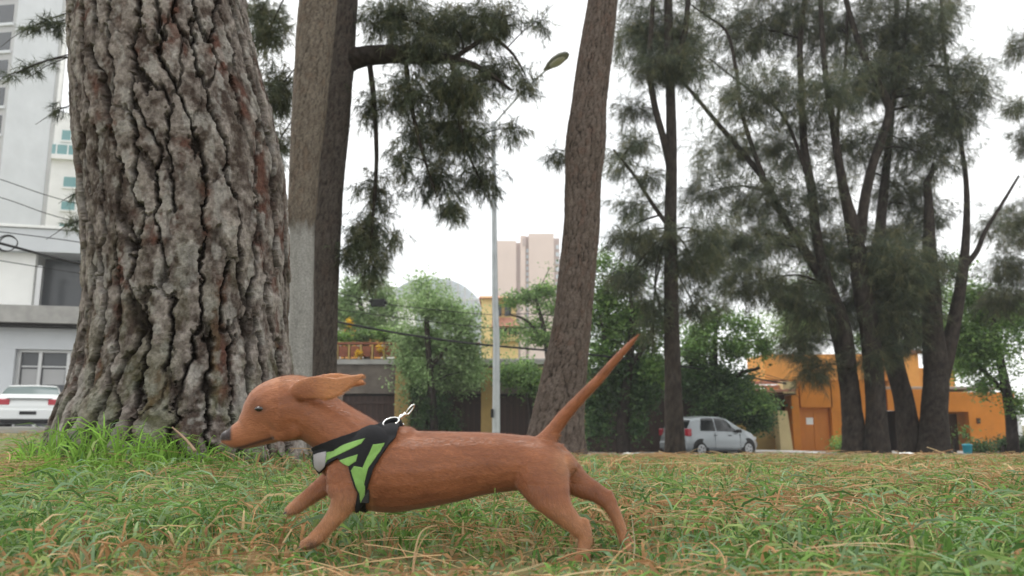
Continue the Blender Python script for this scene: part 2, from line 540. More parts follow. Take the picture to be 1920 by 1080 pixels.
# fine columns on the side that faces the park path, coarser at the back
dens = lambda t: 1.0 if math.cos(t - (-math.pi / 2)) > -.25 else .3
tt = np.linspace(0, 2 * np.pi, 4001)
cd = np.concatenate([[0], np.cumsum([dens(t) for t in tt[:-1]])]); cd /= cd[-1]
nu = 440
th = np.interp(np.linspace(0, 1, nu, endpoint=False), cd, tt)
s = np.concatenate([[0], np.cumsum(np.linalg.norm(np.diff(P, axis=0), axis=1))])
PU = 30
U = np.repeat((th / (2 * np.pi) * PU)[None], nv, 0)
Vv = np.repeat((s / .30)[:, None], nu, 1)
wu = U + 1.1 * (fnoise(U * .5, Vv * 1.6, 21, None, 3) - .5) * np.sin(np.pi * U / PU) ** .25 + .55 * (fnoise(U * 3, Vv * 8, 26, PU * 3, 4) - .5)
wv = Vv + .9 * (fnoise(U, Vv * 1.0, 31, PU, 3) - .5) + .30 * (fnoise(U * 4, Vv * 5, 36, PU * 4, 3) - .5)
f1, f2, cid = voro(wu, wv, PU, 41, .95)
across = voro.across
e = f2 - f1
prof = sstep(.02, .10 + .20 * across ** 2, e)
deep = (.25 + .75 * sstep(.35, .8, across)) * (.6 + .5 * sstep(.35, .6, fnoise(U, Vv * .9, 51, PU, 3)))
# overlapping flakes: stepped noise, each step with a little lip below
fl = fnoise(U * 1.6, Vv * 4.5, 61, int(PU * 1.6), 3) * 9 + .7 * (fnoise(U * 6, Vv * 16, 66, PU * 6, 3) - .5)
fr = fl - np.floor(fl)
ter = (np.floor(fl) + sstep(.0, .06, fr)) / 9
h1 = _h(cid % 10000, cid // 10000, 3)
fine = fnoise(U * 8, Vv * 20, 71, PU * 8, 3) - .5
lob = (np.maximum(0, np.cos(th - 3.55))[None] ** 4 * .10 + np.maximum(0, np.cos(th - 5.85))[None] ** 6 * .14
       + np.maximum(0, np.cos(th - 4.6))[None] ** 8 * .10) * np.exp(-np.maximum(0, P[:, 2] - tree_base[2]) / .16)[:, None]
Rr = R[:, None] * (1 + lob)
hh = .038 * deep * (prof - 1) + .020 * (h1 - .5) * prof + .016 * (ter - .55) * (.2 + .8 * prof) + .006 * fine
T, A, B = frames(P)
A = np.repeat([[1.0, 0, 0]], nv, 0); A = A - T * (A * T).sum(1)[:, None]; A /= np.linalg.norm(A, axis=1)[:, None]; B = np.cross(T, A)
BV = P[:, None] + (Rr + hh)[..., None] * (np.cos(th)[None, :, None] * A[:, None] + np.sin(th)[None, :, None] * B[:, None])
tone = np.clip(.30 + 1.6 * (ter - .48) + 1.2 * (fnoise(U * 3, Vv * 8, 81, PU * 3, 4) - .5) + .35 * (h1 - .5) + .8 * fine, 0, 1)[..., None]
pal = np.array([(.25, .218, .195), (.054, .039, .032), (.10, .043, .031), (.022, .017, .0145)])
c = pal[1] * (1 - tone) + pal[0] * tone
patchy = fnoise(U * .9, Vv * 1.2, 91, PU, 3)
red = (sstep(.50, .66, patchy) * sstep(.65, .35, ter))[..., None] * .75
c = c * (1 - red) + pal[2] * red
lich = (sstep(.56, .66, fnoise(U * 2, Vv * 4, 95, PU * 2, 4)) * .45)[..., None]
c = c * (1 - lich) + np.array((.34, .325, .30)) * lich
low = np.exp(-np.maximum(0, P[:, 2] - tree_base[2]) / .45)[:, None, None]
moss = sstep(.48, .68, fnoise(U * 1.3, Vv * 1.3, 97, PU, 4))[..., None] * low * .55
c = c * (1 - moss) + np.array((.07, .085, .03)) * moss
ck = (prof + (1 - prof) * (1 - np.clip(deep * 1.15, 0, 1)))[..., None]
c = c * ck + pal[3] * (1 - ck)
i, j = np.meshgrid(np.arange(nv - 1), np.arange(nu), indexing='ij')
a = (i * nu + j).ravel(); b = (i * nu + (j + 1) % nu).ravel()
BF = np.stack([a, b, b + nu, a + nu], -1)
BVf, Cf = BV.reshape(-1, 3), c.reshape(-1, 3)
fe = e.ravel()[BF].min(1); fc = cid.ravel()[BF[:, 0]]
same = (cid.ravel()[BF] == fc[:, None]).all(1)
plate_face = same & (fe > .05)
# the 300 plates that show largest from the path become parts, the rest stays with the trunk
ncam = (BVf[BF[:, 0]] - P[(BF[:, 0] // nu)])
facing = -(ncam * np.array([-.38, .92, 0])).sum(1)
vis = plate_face & (facing > .08) & (BVf[BF[:, 0], 2] < 2.35) & (BVf[BF[:, 0], 2] > tree_base[2] - .02)
ids, cnt = np.unique(fc[vis], return_counts=True)
keep = ids[np.argsort(-cnt)][:290]
keep = keep[np.isin(keep, ids[cnt > 25])]
is_plate = plate_face & np.isin(fc, keep)
def submesh(name, sel, parent, smooth=False):
    f = BF[sel]
    u, inv = np.unique(f, return_inverse=True)
    return mk(name, BVf[u], inv.reshape(f.shape), M['bark'], parent, Cf[u], smooth)
trunk_o = submesh('trunk', ~is_plate, big_pine)
order = np.argsort(fc[is_plate], kind='stable')
pf = np.nonzero(is_plate)[0][order]
bounds = np.nonzero(np.diff(fc[pf]))[0] + 1
for g in np.split(pf, bounds):
    submesh('bark_plate', g, trunk_o)
# above the framed part the stem goes on, plainer
top = bt[-1]
dirn = bt[-1, :3] - bt[-40, :3]; dirn /= np.linalg.norm(dirn)
up = np.array([[*(top[:3] + dirn * d), top[3] * (1 - d / 11.5)] for d in (-.02, 1, 2.5, 4.5, 7, 9)])
bark_stem('upper_trunk', resample(up, 90), big_pine, 'pine', 40, (.09, .18), .03, 5)
# ------------------------------------------------------------------ foliage
def unit(v):
    return v / (np.linalg.norm(v, axis=-1, keepdims=True) + 1e-9)
def needle_sprays(C, D, nn, ln, wd, cols, droop=.5, twig=.28):
    """sprays of thin needles: C (n,3) origins, D (n,3) twig directions"""
    n = len(C)
    t = RNG.uniform(0, 1, (n, nn, 1))
    o = C[:, None] + D[:, None] * t * twig
    d = unit(D[:, None] * RNG.uniform(.2, 1.0, (n, nn, 1)) + RNG.normal(0, .55, (n, nn, 3)) + np.array([0, 0, -droop]) * RNG.uniform(.3, 1.3, (n, nn, 1)))
    L = ln * RNG.uniform(.6, 1.25, (n, nn, 1))
    side = unit(np.cross(d, RNG.normal(0, 1, (n, nn, 3))))
    w = wd * RNG.uniform(.7, 1.3, (n, nn, 1))
    a, b, tip = o - side * w / 2, o + side * w / 2, o + d * L + np.array([0, 0, -.12]) * L
    V = np.stack([a, b, tip], 2).reshape(-1, 3)
    F = np.arange(len(V)).reshape(-1, 3)
    cc = np.repeat(cols[:, None], nn, 1) * RNG.uniform(.75, 1.25, (n, nn, 1))
    return V, F, np.repeat(cc.reshape(-1, 3), 3, 0)
def leaf_clumps(C, size, nn, spread, cols):
    n = len(C)
    o = C[:, None] + RNG.normal(0, spread, (n, nn, 3))
    nrm = unit(RNG.normal(0, .6, (n, nn, 3)) + np.array([0, -.25, .75]))
    ax = unit(np.cross(nrm, RNG.normal(0, 1, (n, nn, 3))))
    bx = np.cross(nrm, ax)
    L = size * RNG.uniform(.6, 1.3, (n, nn, 1)); W = L * RNG.uniform(.38, .6, (n, nn, 1))
    V = np.stack([o - ax * L / 2, o + bx * W / 2 + nrm * L * .06, o + ax * L / 2, o - bx * W / 2 + nrm * L * .06], 2).reshape(-1, 3)
    F = np.arange(len(V)).reshape(-1, 4)
    cc = np.repeat(cols[:, None], nn, 1) * RNG.uniform(.7, 1.3, (n, nn, 1))
    return V, F, np.repeat(cc.reshape(-1, 3), 4, 0)

NEEDLE_C = np.array([(.085, .102, .062), (.115, .130, .076), (.065, .082, .058), (.15, .15, .083)])
LEAF_C = dict(bright=np.array([(.16, .27, .06), (.22, .33, .08), (.10, .19, .045)]),
              mid=np.array([(.13, .22, .065), (.19, .29, .085), (.085, .155, .05)]),
              dark=np.array([(.055, .105, .04), (.085, .145, .05), (.035, .07, .03)]),
              pale=np.array([(.24, .34, .15), (.30, .40, .19), (.18, .27, .11)]))

def blob_points(blobs, Y, depth=1.0):
    """blobs (px, py, rx, ry, n[, dY]) -> tuft origins, blob index, blob centres and radii in metres"""
    P, I, Cn = [], [], []
    for k, bl in enumerate(blobs):
        px, py, rx, ry, n = bl[:5]
        dY = bl[5] if len(bl) > 5 else RNG.uniform(-.45, 1.0) * rx * mpp(Y) * depth
        c = at(px, py, Y + dY)
        m = mpp(Y + dY)
        u = unit(RNG.normal(0, 1, (n, 3))) * RNG.uniform(.0, 1, (n, 1)) ** .5
        # uneven lobes
        u *= (.75 + .45 * np.sin(u[:, :1] * 4 + k) * np.sin(u[:, 2:] * 5 + 2 * k))
        P.append(c + u * np.array([rx * m, rx * m * depth, ry * m])); I.append(np.full(n, k)); Cn.append([*c, rx * m, ry * m])
    return np.concatenate(P), np.concatenate(I), np.array(Cn)

def limbs_to(blobs_c, stems, parent, pal, mname='limb', rmax=.05, seed=0, mind=.25):
    """one limb from the nearest lower stem point to each foliage mass"""
    S = np.vstack(stems)
    for k, bc in enumerate(blobs_c):
        c = bc[:3]
        d = np.linalg.norm(S[:, :3] - c - np.array([0, 0, -.35]) * bc[3], axis=1) + np.where(S[:, 2] > c[2] + .1, .8, 0)
        q = S[np.argmin(d)]
        L = np.linalg.norm(c - q[:3])
        if L < mind: continue
        r0 = min(rmax, q[3] * .55, .012 + L * .014)
        mid = q[:3] * .5 + c * .5 + np.array([RNG.normal(0, .06), RNG.normal(0, .06), .10]) * L
        rows = np.array([[*q[:3], r0], [*mid, r0 * .75], [*c, r0 * .5], [*(c + (c - mid) * .5 + np.array([0, 0, -.1]) * L), r0 * .2]])
        rr = resample(rows, 12)
        rr[:, :3] += RNG.normal(0, r0 * .35, (12, 3)) * np.linspace(0, 1, 12)[:, None]
        V, F = tube(rr[:, :3], rr[:, 3], 6)
        col = np.tile(np.array(BK[pal][1]) * .9, (len(V), 1))
        mk(mname, V, F, M['bark_far'], parent, col, True)

def needle_crown(parent, blobs, Y, stems, nn=16, ln=.22, wd=.012, droop=.5, twig=.3, depth=1.0, pal='dark', cols=NEEDLE_C, rmax=.05, limbs=True, dens=1.0, grow=1.0):
    blobs = [(b_[0], b_[1], b_[2] * grow, b_[3] * grow, int(b_[4] * dens), *b_[5:]) for b_ in blobs]
    P, I, Cn = blob_points(blobs, Y, depth)
    out = unit(P - Cn[I, :3] + RNG.normal(0, .15, P.shape))
    D = unit(out * .7 + RNG.normal(0, .4, P.shape) + np.array([0, 0, -droop * .7]))
    tone = RNG.uniform(.75, 1.3, len(Cn))[I][:, None]
    cc = cols[RNG.integers(0, len(cols), len(P))] * tone
    V, F, c = needle_sprays(P, D, nn, ln, wd, cc, droop, twig)
    mk('crown', V, F, M['needle'], parent, c)
    if limbs: limbs_to(Cn, stems, parent, pal, rmax=rmax)
    # fine twigs inside each mass
    sel = RNG.random(len(P)) < .12 / max(dens, .5)
    a = Cn[I[sel], :3] + RNG.normal(0, .12, (sel.sum(), 3)) * Cn[I[sel], 3:4]; b = P[sel] + D[sel] * twig * .8
    mbv = ribbon(np.stack([a, (a + b) / 2 + RNG.normal(0, .05, a.shape), b], 1), np.array([.016, .012, .006]) * (wd / .012) ** .5)
    tw_ = mk('twigs', mbv[0], mbv[1], M['bark_far'], parent, np.tile(np.array(BK[pal][1]) * .8, (len(mbv[0]), 1)))
    tag(tw_, kind='stuff')
def ribbon(Pn, w, side=None):
    """Pn (n,k,3) strands -> flat ribbons facing sideways; w (k,) or (n,k)"""
    n, k, _ = Pn.shape
    T = np.gradient(Pn, axis=1)
    if side is None:
        side = unit(np.cross(T, RNG.normal(0, 1, (n, 1, 3))))
    else:
        side = unit(np.cross(T, side[:, None]))
    w = np.broadcast_to(w, (n, k))[..., None]
    V = np.stack([Pn - side * w / 2, Pn + side * w / 2], 2)      # n,k,2,3
    b = (np.arange(n) * k * 2)[:, None] + (np.arange(k - 1) * 2)[None]
    F = np.stack([b, b + 1, b + 3, b + 2], -1).reshape(-1, 4)
    return V.reshape(-1, 3), F
LEAF_DENS = 3.6
def leaf_crown(parent, blobs, Y, stems, kind='mid', size=.13, nn=7, spread=.16, depth=.8, pal='dark', name='crown', rmax=.05, limbs=True):
    blobs = [(b_[0], b_[1], b_[2] * 1.18, b_[3] * 1.15, int(b_[4] * LEAF_DENS), *b_[5:]) for b_ in blobs]
    P, I, Cn = blob_points(blobs, Y, depth)
    cols = LEAF_C[kind] * 1.25
    gap = fnoise(P[:, 0] * 1.3 + 7, P[:, 2] * 1.6 + P[:, 1] * .9, 77, None, 2) > .40
    P, I = P[gap], I[gap]
    tone = RNG.uniform(.8, 1.25, len(Cn))[I][:, None]
    cc = cols[RNG.integers(0, len(cols), len(P))] * tone
    V, F, c = leaf_clumps(P, size, nn, spread, cc)
    mk(name, V, F, M['leaf'], parent, c)
    if limbs and stems: limbs_to(Cn, stems, parent, pal, rmax=rmax)

def foot(px, Y):
    x = at(px, 850, Y)[0]
    return np.array([x, Y, float(ground(x, Y))])
def grow_down(pts, Y):
    """lets the first point of a stem reach a little into the soil"""
    p = list(pts[0])
    y = Y + (p[3] if len(p) > 3 else 0)
    g = float(ground(at(p[0], p[1], y)[0], y)) - .08
    v = at(p[0], p[1], y)
    if v[2] > g:
        py = p[1]
        while at(p[0], py, y)[2] > g and py < 1400: py += 1
        return [(p[0], py, p[2] * 1.04, *(p[3:]))] + list(pts)
    return list(pts)

# crown of the big pine, above the frame, and the low twigs that hang beside its stem
stemU = [resample(up, 20)]
hi = []
for k in range(9):
    a_ = k * 2.4; r_ = 1.5 + .5 * (k % 3)
    q = stemU[0][9 + k]
    hi.append((q[0] + r_ * math.cos(a_), q[1] + r_ * math.sin(a_), q[2] + .5))
Pk, Ik, Ck = [], [], []
for k, c_ in enumerate(hi):
    u = unit(RNG.normal(0, 1, (130, 3))) * RNG.uniform(0, 1, (130, 1)) ** .4
    Pk.append(np.array(c_) + u * np.array([1.0, 1.0, .5])); Ik.append(np.full(130, k)); Ck.append([*c_, 1.0, .5])
Pk, Ck = np.concatenate(Pk), np.array(Ck)
V, F, c = needle_sprays(Pk, unit(RNG.normal(0, .5, Pk.shape) + np.array([0, 0, -.3])), 14, .2, .008, NEEDLE_C[RNG.integers(0, 4, len(Pk))])
mk('crown', V, F, M['needle'], big_pine, c)
limbs_to(Ck, stemU, big_pine, 'mid', rmax=.06)

# --- pine with the pale painted foot, and the dark one right behind it
YA, YB = 8.6, 9.6
ptsA = [(561, 760, 48), (562, 700, 47), (566, 560, 47), (567, 440, 48), (566, 400, 53), (572, 300, 58), (580, 200, 66), (588, 100, 70), (597, 0, 72), (612, -200, 68), (625, -420, 60), (640, -800, 40), (650, -1100, 18)]
ptsA = grow_down(ptsA, YA)
tA = thing('pine_tree', foot(561, YA), 'slim pine trunk with bare pale grey lower half, beside the huge trunk', 'tree')
rowsA = stem_px(ptsA, YA, 520)
zsw = at(566, 428, YA)[2]
bark_stem('trunk', rowsA, tA, 'grey', 90, (.05, .08), .014, 11, material=M['bark'], white=(zsw, (.29, .28, .265)))
needle_crown(tA, [(560, -330, 220, 80, 160), (720, -520, 200, 90, 160), (520, -560, 200, 90, 160)], YA, [rowsA[360:]], ln=.2, wd=.006, pal='mid')

ptsB = [(606, 760, 46), (607, 690, 46), (610, 560, 46), (613, 450, 50), (619, 330, 55), (627, 200, 62), (634, 100, 66), (640, 0, 64), (650, -200, 58), (660, -500, 46), (672, -800, 26), (680, -1000, 12)]
ptsB = grow_down(ptsB, YB)
tB = thing('pine_tree', foot(606, YB), 'dark pine trunk behind the pale footed one, with a heavy branch and drooping needles', 'tree')
rowsB = stem_px(ptsB, YB, 400)
bark_stem('trunk', rowsB, tB, 'dusk', 64, (.05, .10), .016, 13, material=M['bark'])
br = stem_px([(630, 128, 50), (672, 108, 42), (740, 102, 36), (800, 108, 28), (850, 112, 18), (905, 130, 10), (960, 170, 5)], YB, 60)
bark_stem('branch', br, tB, 'dark', 16, (.05, .09), .006, 14)
br2 = stem_px([(850, 110, 12), (880, 90, 10), (920, 70, 8), (960, 100, 5), (985, 140, 3)], YB, 30)
bark_stem('branch', br2, tB, 'dark', 10, (.05, .09), .004, 15)
hb1 = stem_px([(692, 110, 12), (702, 200, 10), (706, 300, 8), (700, 400, 6), (694, 480, 4), (690, 540, 2)], YB, 40)
hb2 = stem_px([(760, 106, 11), (768, 180, 9), (785, 260, 7), (806, 330, 4), (820, 370, 2)], YB, 40)
hb3 = stem_px([(846, 112, 10), (856, 180, 8), (868, 260, 6), (892, 320, 4), (908, 350, 2)], YB, 40)
for r_ in (hb1, hb2, hb3): bark_stem('branch', r_, tB, 'dark', 9, (.05, .09), .003, 16)
blB = [(740, 30, 75, 45, 150), (840, 45, 85, 55, 190), (925, 35, 55, 50, 110), (790, 85, 70, 35, 110), (770, 170, 70, 55, 130), (860, 165, 80, 55, 170), (925, 130, 45, 40, 60), (700, 200, 40, 40, 30),
       (840, 240, 55, 60, 110), (880, 260, 45, 60, 80), (905, 330, 45, 45, 60), (815, 330, 45, 55, 80), (850, 385, 25, 35, 36), (780, 250, 40, 50, 50), (755, 300, 30, 45, 28), (960, 240, 30, 25, 20),
       (985, 150, 28, 35, 26), (705, 350, 36, 45, 44), (690, 430, 42, 60, 90), (700, 500, 24, 50, 44), (660, 470, 30, 40, 40), (740, 440, 22, 30, 14), (1040, 290, 28, 12, 14), (1010, 40, 30, 30, 14)]
needle_crown(tB, blB, YB, [rowsB[150:190], br, br2, hb1, hb2, hb3], nn=18, ln=.13, wd=.0065, droop=.75, twig=.17, depth=.9, pal='dark', rmax=.018, dens=3.0, grow=1.15)
blB2 = [(505, 60, 45, 60, 90, 2), (520, 170, 40, 70, 110, 2), (520, 270, 30, 50, 60, 2), (490, 20, 50, 40, 60, 2)]
needle_crown(tB, blB2, YB, [rowsB[160:330]], nn=18, ln=.16, wd=.009, droop=.5, twig=.2, pal='dark', cols=NEEDLE_C[[0, 1, 3]], rmax=.018, dens=2.4)
needle_crown(tB, [(560, -260, 200, 90, 150), (760, -300, 220, 100, 180), (900, -200, 160, 90, 120), (680, -620, 230, 120, 160)], YB, [rowsB[250:]], ln=.2, wd=.007, pal='dark')

# low pine twigs that show to the left of the huge trunk, from a tree behind it
YL = 7.5
tL = thing('pine_tree', foot(250, YL), 'pine hidden behind the huge trunk, its needle tufts showing against the white towers', 'tree')
rowsL = stem_px(grow_down([(300, 800, 70), (300, 500, 64), (285, 200, 56), (270, 0, 50), (250, -300, 44), (240, -700, 20)], YL), YL, 120)
bark_stem('trunk', rowsL, tL, 'dark', 24, (.05, .09), .01, 17)
needle_crown(tL, [(95, 45, 40, 14, 34), (55, 52, 18, 8, 10), (55, 125, 28, 9, 16), (20, 140, 14, 7, 6), (112, 205, 9, 18, 9), (150, 360, 12, 18, 10), (132, 420, 22, 12, 14), (150, 20, 20, 16, 14), (100, 118, 16, 9, 5)],
             YL, [rowsL], nn=22, ln=.085, wd=.0055, droop=.45, twig=.1, pal='dark', cols=NEEDLE_C[[0, 1, 2]], rmax=.010, dens=1.6)
needle_crown(tL, [(180, -260, 150, 70, 90), (60, -330, 130, 60, 80), (300, -420, 160, 80, 90)], YL, [rowsL[60:]], ln=.17, wd=.006, pal='dark')

# --- the leaning pine behind the dog's tail
YC = 9.2
ptsC = [(1034, 872, 150), (1040, 838, 112), (1046, 790, 96), (1053, 740, 86), (1060, 690, 80), (1071, 620, 72), (1080, 540, 70), (1089, 440, 68), (1093, 340, 68), (1098, 270, 76), (1104, 200, 68), (1116, 100, 64), (1131, 0, 58), (1150, -140, 54), (1180, -400, 46), (1205, -800, 26), (1215, -1000, 12)]
ptsC = grow_down(ptsC, YC)
tC = thing('pine_tree', foot(1035, YC), 'brown pine trunk that leans right and flares at its foot, behind the dog\'s tail', 'tree')
rowsC = stem_px(ptsC, YC, 760)
bark_stem('trunk', rowsC, tC, 'mid', 130, (.045, .10), .018, 19, material=M['bark'], flare=(foot(1035, YC)[2], .14, .16, 5, .7))
needle_crown(tC, [(1100, -300, 200, 90, 150), (1320, -420, 200, 90, 150), (1180, -620, 220, 110, 150)], YC, [rowsC[500:]], ln=.2, wd=.007, pal='dark')

# --- the group of fine needled trees on the right
Y1 = 20.0
t1 = thing('casuarina_tree', foot(1265, Y1), 'straight slender dark tree whose trunk stands in front of the silver hatchback', 'tree')
r1a = stem_px(grow_down([(1266, 856, 48), (1264, 800, 42), (1262, 700, 37), (1259, 600, 34), (1257, 420, 29), (1259, 290, 25), (1257, 180, 23), (1254, 80, 22), (1252, -100, 18), (1250, -320, 12), (1248, -520, 6)], Y1), Y1, 200); r1a[:, 3] *= .82
r1b = stem_px([(1258, 320, 16), (1244, 260, 14), (1228, 200, 13), (1218, 130, 12), (1222, 40, 10), (1232, -120, 7)], Y1, 60)
r1c = stem_px([(1258, 430, 10), (1225, 385, 8), (1190, 330, 6), (1150, 280, 4)], Y1, 40)
r1d = stem_px([(1264, 110, 14), (1284, 60, 12), (1292, -30, 10), (1300, -200, 6)], Y1, 40)
bark_stem('trunk', r1a, t1, 'dark', 20, (.07, .12), .012, 23, flare=(foot(1265, Y1)[2], .2, .25, 4, .3))
for r_ in (r1b, r1c, r1d): bark_stem('limb', r_, t1, 'dark', 9, (.06, .1), .004, 24)
bl1 = [(1200, 60, 50, 60, 170), (1265, 70, 60, 60, 220), (1235, 120, 60, 30, 110), (1190, 205, 35, 25, 40), (1290, 130, 40, 35, 70), (1195, 265, 30, 25, 36), (1165, 300, 30, 40, 40), (1215, 330, 30, 25, 26), (1190, 385, 35, 22, 40), (1205, 440, 55, 25, 70),
       (1225, 470, 50, 30, 70), (1160, 445, 25, 18, 18), (1180, 520, 45, 30, 50), (1300, 500, 50, 35, 90), (1320, 440, 45, 35, 60), (1300, 570, 50, 30, 60), (1225, 560, 30, 35, 36), (1210, -60, 100, 60, 160), (1290, -120, 90, 60, 120), (1225, 600, 22, 40, 24)]
needle_crown(t1, bl1, Y1, [r1a[70:], r1b, r1c, r1d], nn=17, ln=.27, wd=.0095, droop=.5, twig=.28, rmax=.03, dens=3.8, grow=1.38)

Y2 = 24.0
t2 = thing('casuarina_tree', foot(1612, Y2), 'great dark tree of several fanning stems in front of the orange house door', 'tree')
S2 = [[(1602, 856, 60), (1598, 780, 50), (1589, 700, 46), (1568, 600, 40), (1545, 530, 28), (1502, 460, 22), (1468, 405, 19), (1438, 345, 17), (1400, 295, 14), (1340, 225, 11), (1290, 165, 8), (1255, 130, 4)],
      [(1592, 690, 38), (1586, 640, 36), (1576, 590, 32), (1552, 530, 26), (1532, 450, 24), (1522, 360, 22), (1508, 280, 20), (1503, 180, 16), (1500, 90, 14), (1508, 0, 12), (1518, -120, 8), (1522, -280, 4)],
      [(1645, 858, 62), (1643, 780, 48), (1638, 700, 46), (1630, 620, 46), (1616, 540, 46), (1604, 450, 40), (1585, 370, 26), (1572, 300, 20), (1560, 220, 17), (1548, 140, 14), (1540, 40, 12), (1536, -100, 8), (1530, -280, 4)],
      [(1612, 450, 30), (1622, 370, 26), (1636, 310, 24), (1655, 255, 23), (1667, 205, 22), (1650, 165, 20), (1622, 110, 18), (1600, 50, 15), (1582, -20, 13), (1560, -140, 9), (1545, -300, 4)],
      [(1667, 208, 14), (1678, 165, 12), (1690, 110, 10), (1700, 40, 8), (1706, -80, 5)],
      [(1438, 348, 12), (1412, 280, 11), (1388, 200, 10), (1380, 130, 9), (1362, 60, 7), (1325, 30, 5), (1290, 5, 3)],
      [(1520, 350, 10), (1470, 220, 7), (1400, 165, 5), (1330, 110, 3)],
      [(1590, 390, 12), (1570, 250, 10), (1585, 120, 8), (1590, -60, 5)]]
S2[0], S2[2] = grow_down(S2[0], Y2), grow_down(S2[2], Y2)
R2 = []
for k, p in enumerate(S2):
    dy = [.25, .0, -.1, -.2, -.2, .3, .1, .15][k]
    p = [(a_, b_, c_, dy + .5 * math.sin(k * 2.1) * max(0, (600 - b_)) / 600) for a_, b_, c_ in [q[:3] for q in p]]
    r_ = stem_px(p, Y2, 150 if k < 4 else 60); r_[:, 3] *= (.74 if k < 4 else .8); R2.append(r_)
    bark_stem('trunk' if k in (0, 2) else 'limb', r_, t2, 'dark', 22 if k < 3 else 10, (.09, .2), .02 if k < 3 else .005, 30 + k, flare=(foot(1612, Y2)[2], .35, .3, 4, k) if k in (0, 2) else None)
bl2 = [(1400, 60, 90, 75, 300), (1490, 30, 80, 60, 220), (1570, 60, 100, 75, 320), (1680, 50, 85, 75, 300), (1740, 60, 45, 60, 120), (1420, 180, 95, 60, 260), (1545, 175, 80, 60, 220), (1640, 150, 80, 60, 240), (1730, 170, 70, 55, 190),
       (1800, 130, 45, 28, 70), (1830, 175, 32, 22, 36), (1780, 225, 45, 30, 60), (1370, 280, 80, 50, 170), (1470, 280, 70, 55, 170), (1600, 270, 70, 50, 150), (1700, 270, 70, 45, 150), (1760, 300, 50, 30, 60),
       (1330, 360, 70, 40, 110), (1440, 370, 75, 45, 150), (1535, 370, 55, 45, 100), (1680, 350, 70, 40, 120), (1390, 450, 85, 45, 200), (1480, 440, 60, 45, 140), (1340, 480, 60, 40, 120), (1410, 530, 80, 40, 170), (1560, 470, 60, 60, 180),
       (1640, 480, 70, 55, 220), (1700, 500, 55, 55, 150), (1590, 570, 65, 55, 190), (1670, 590, 60, 55, 180), (1520, 570, 40, 55, 100), (1500, 640, 40, 40, 80), (1525, 690, 34, 32, 60), (1470, 540, 45, 40, 80), (1640, 660, 40, 35, 60),
       (1450, -80, 140, 70, 220), (1620, -90, 150, 70, 240), (1330, -20, 60, 50, 100)]
needle_crown(t2, [(b_[0], b_[1], b_[2], b_[3], int(b_[4] * .92)) for b_ in bl2], Y2, R2, nn=17, ln=.30, wd=.0105, droop=.5, twig=.32, rmax=.04, dens=3.8, grow=1.38)

Y3 = 25.0
t3 = thing('casuarina_tree', foot(1705, Y3), 'dark tree trunk leaning left between the great fanning tree and the forked one', 'tree')
r3 = stem_px(grow_down([(1708, 852, 58), (1702, 800, 50), (1692, 740, 44), (1676, 680, 42), (1660, 610, 38), (1650, 540, 34), (1650, 440, 26), (1660, 330, 20), (1672, 200, 16), (1680, 60, 12), (1684, -120, 6)], Y3), Y3, 150); r3[:, 3] *= .78
bark_stem('trunk', r3, t3, 'dark', 20, (.09, .2), .018, 41, flare=(foot(1705, Y3)[2], .3, .3, 3, 1))
needle_crown(t3, [(1690, 440, 60, 50, 130), (1640, 540, 50, 50, 100), (1700, 620, 40, 40, 60), (1720, 390, 55, 40, 90), (1690, 110, 60, 60, 120), (1740, -60, 90, 60, 120)], Y3, [r3[40:]], nn=17, ln=.30, wd=.0105, twig=.3, rmax=.03, dens=3.8, grow=1.38)

Y4 = 24.5
t4 = thing('casuarina_tree', foot(1752, Y4), 'dark forked tree with a broken bare top, standing beside the dark entrance', 'tree')
r4a = stem_px(grow_down([(1750, 855, 72), (1752, 780, 60), (1754, 700, 54), (1748, 600, 46), (1745, 520, 38), (1742, 440, 28), (1741, 380, 20), (1738, 345, 18), (1747, 322, 11), (1749, 305, 4)], Y4), Y4, 150); r4a[:, 3] *= .78
r4b = stem_px([(1757, 735, 44), (1776, 660, 38), (1794, 580, 32), (1806, 500, 25), (1812, 420, 17), (1811, 340, 13), (1800, 260, 11), (1785, 180, 10), (1770, 90, 9), (1764, -20, 7), (1760, -160, 4)], Y4, 120); r4b[:, 3] *= .72
r4c = stem_px([(1809, 500, 12), (1832, 470, 10), (1848, 432, 8), (1880, 380, 6), (1910, 330, 4)], Y4, 40)
bark_stem('trunk', r4a, t4, 'dark', 22, (.09, .2), .02, 45, flare=(foot(1752, Y4)[2], .3, .25, 4, 2))
bark_stem('trunk', r4b, t4, 'dark', 16, (.09, .2), .012, 46)
bark_stem('limb', r4c, t4, 'dark', 9, (.09, .2), .003, 47)
needle_crown(t4, [(1780, 250, 50, 45, 60), (1720, 540, 45, 45, 80), (1790, 200, 50, 40, 60), (1740, 500, 40, 35, 50), (1840, 150, 30, 25, 26), (1775, 10, 40, 40, 50), (1860, 420, 35, 30, 30)], Y4, [r4b, r4c], nn=17, ln=.30, wd=.0105, twig=.3, rmax=.02, dens=3.8, grow=1.38)

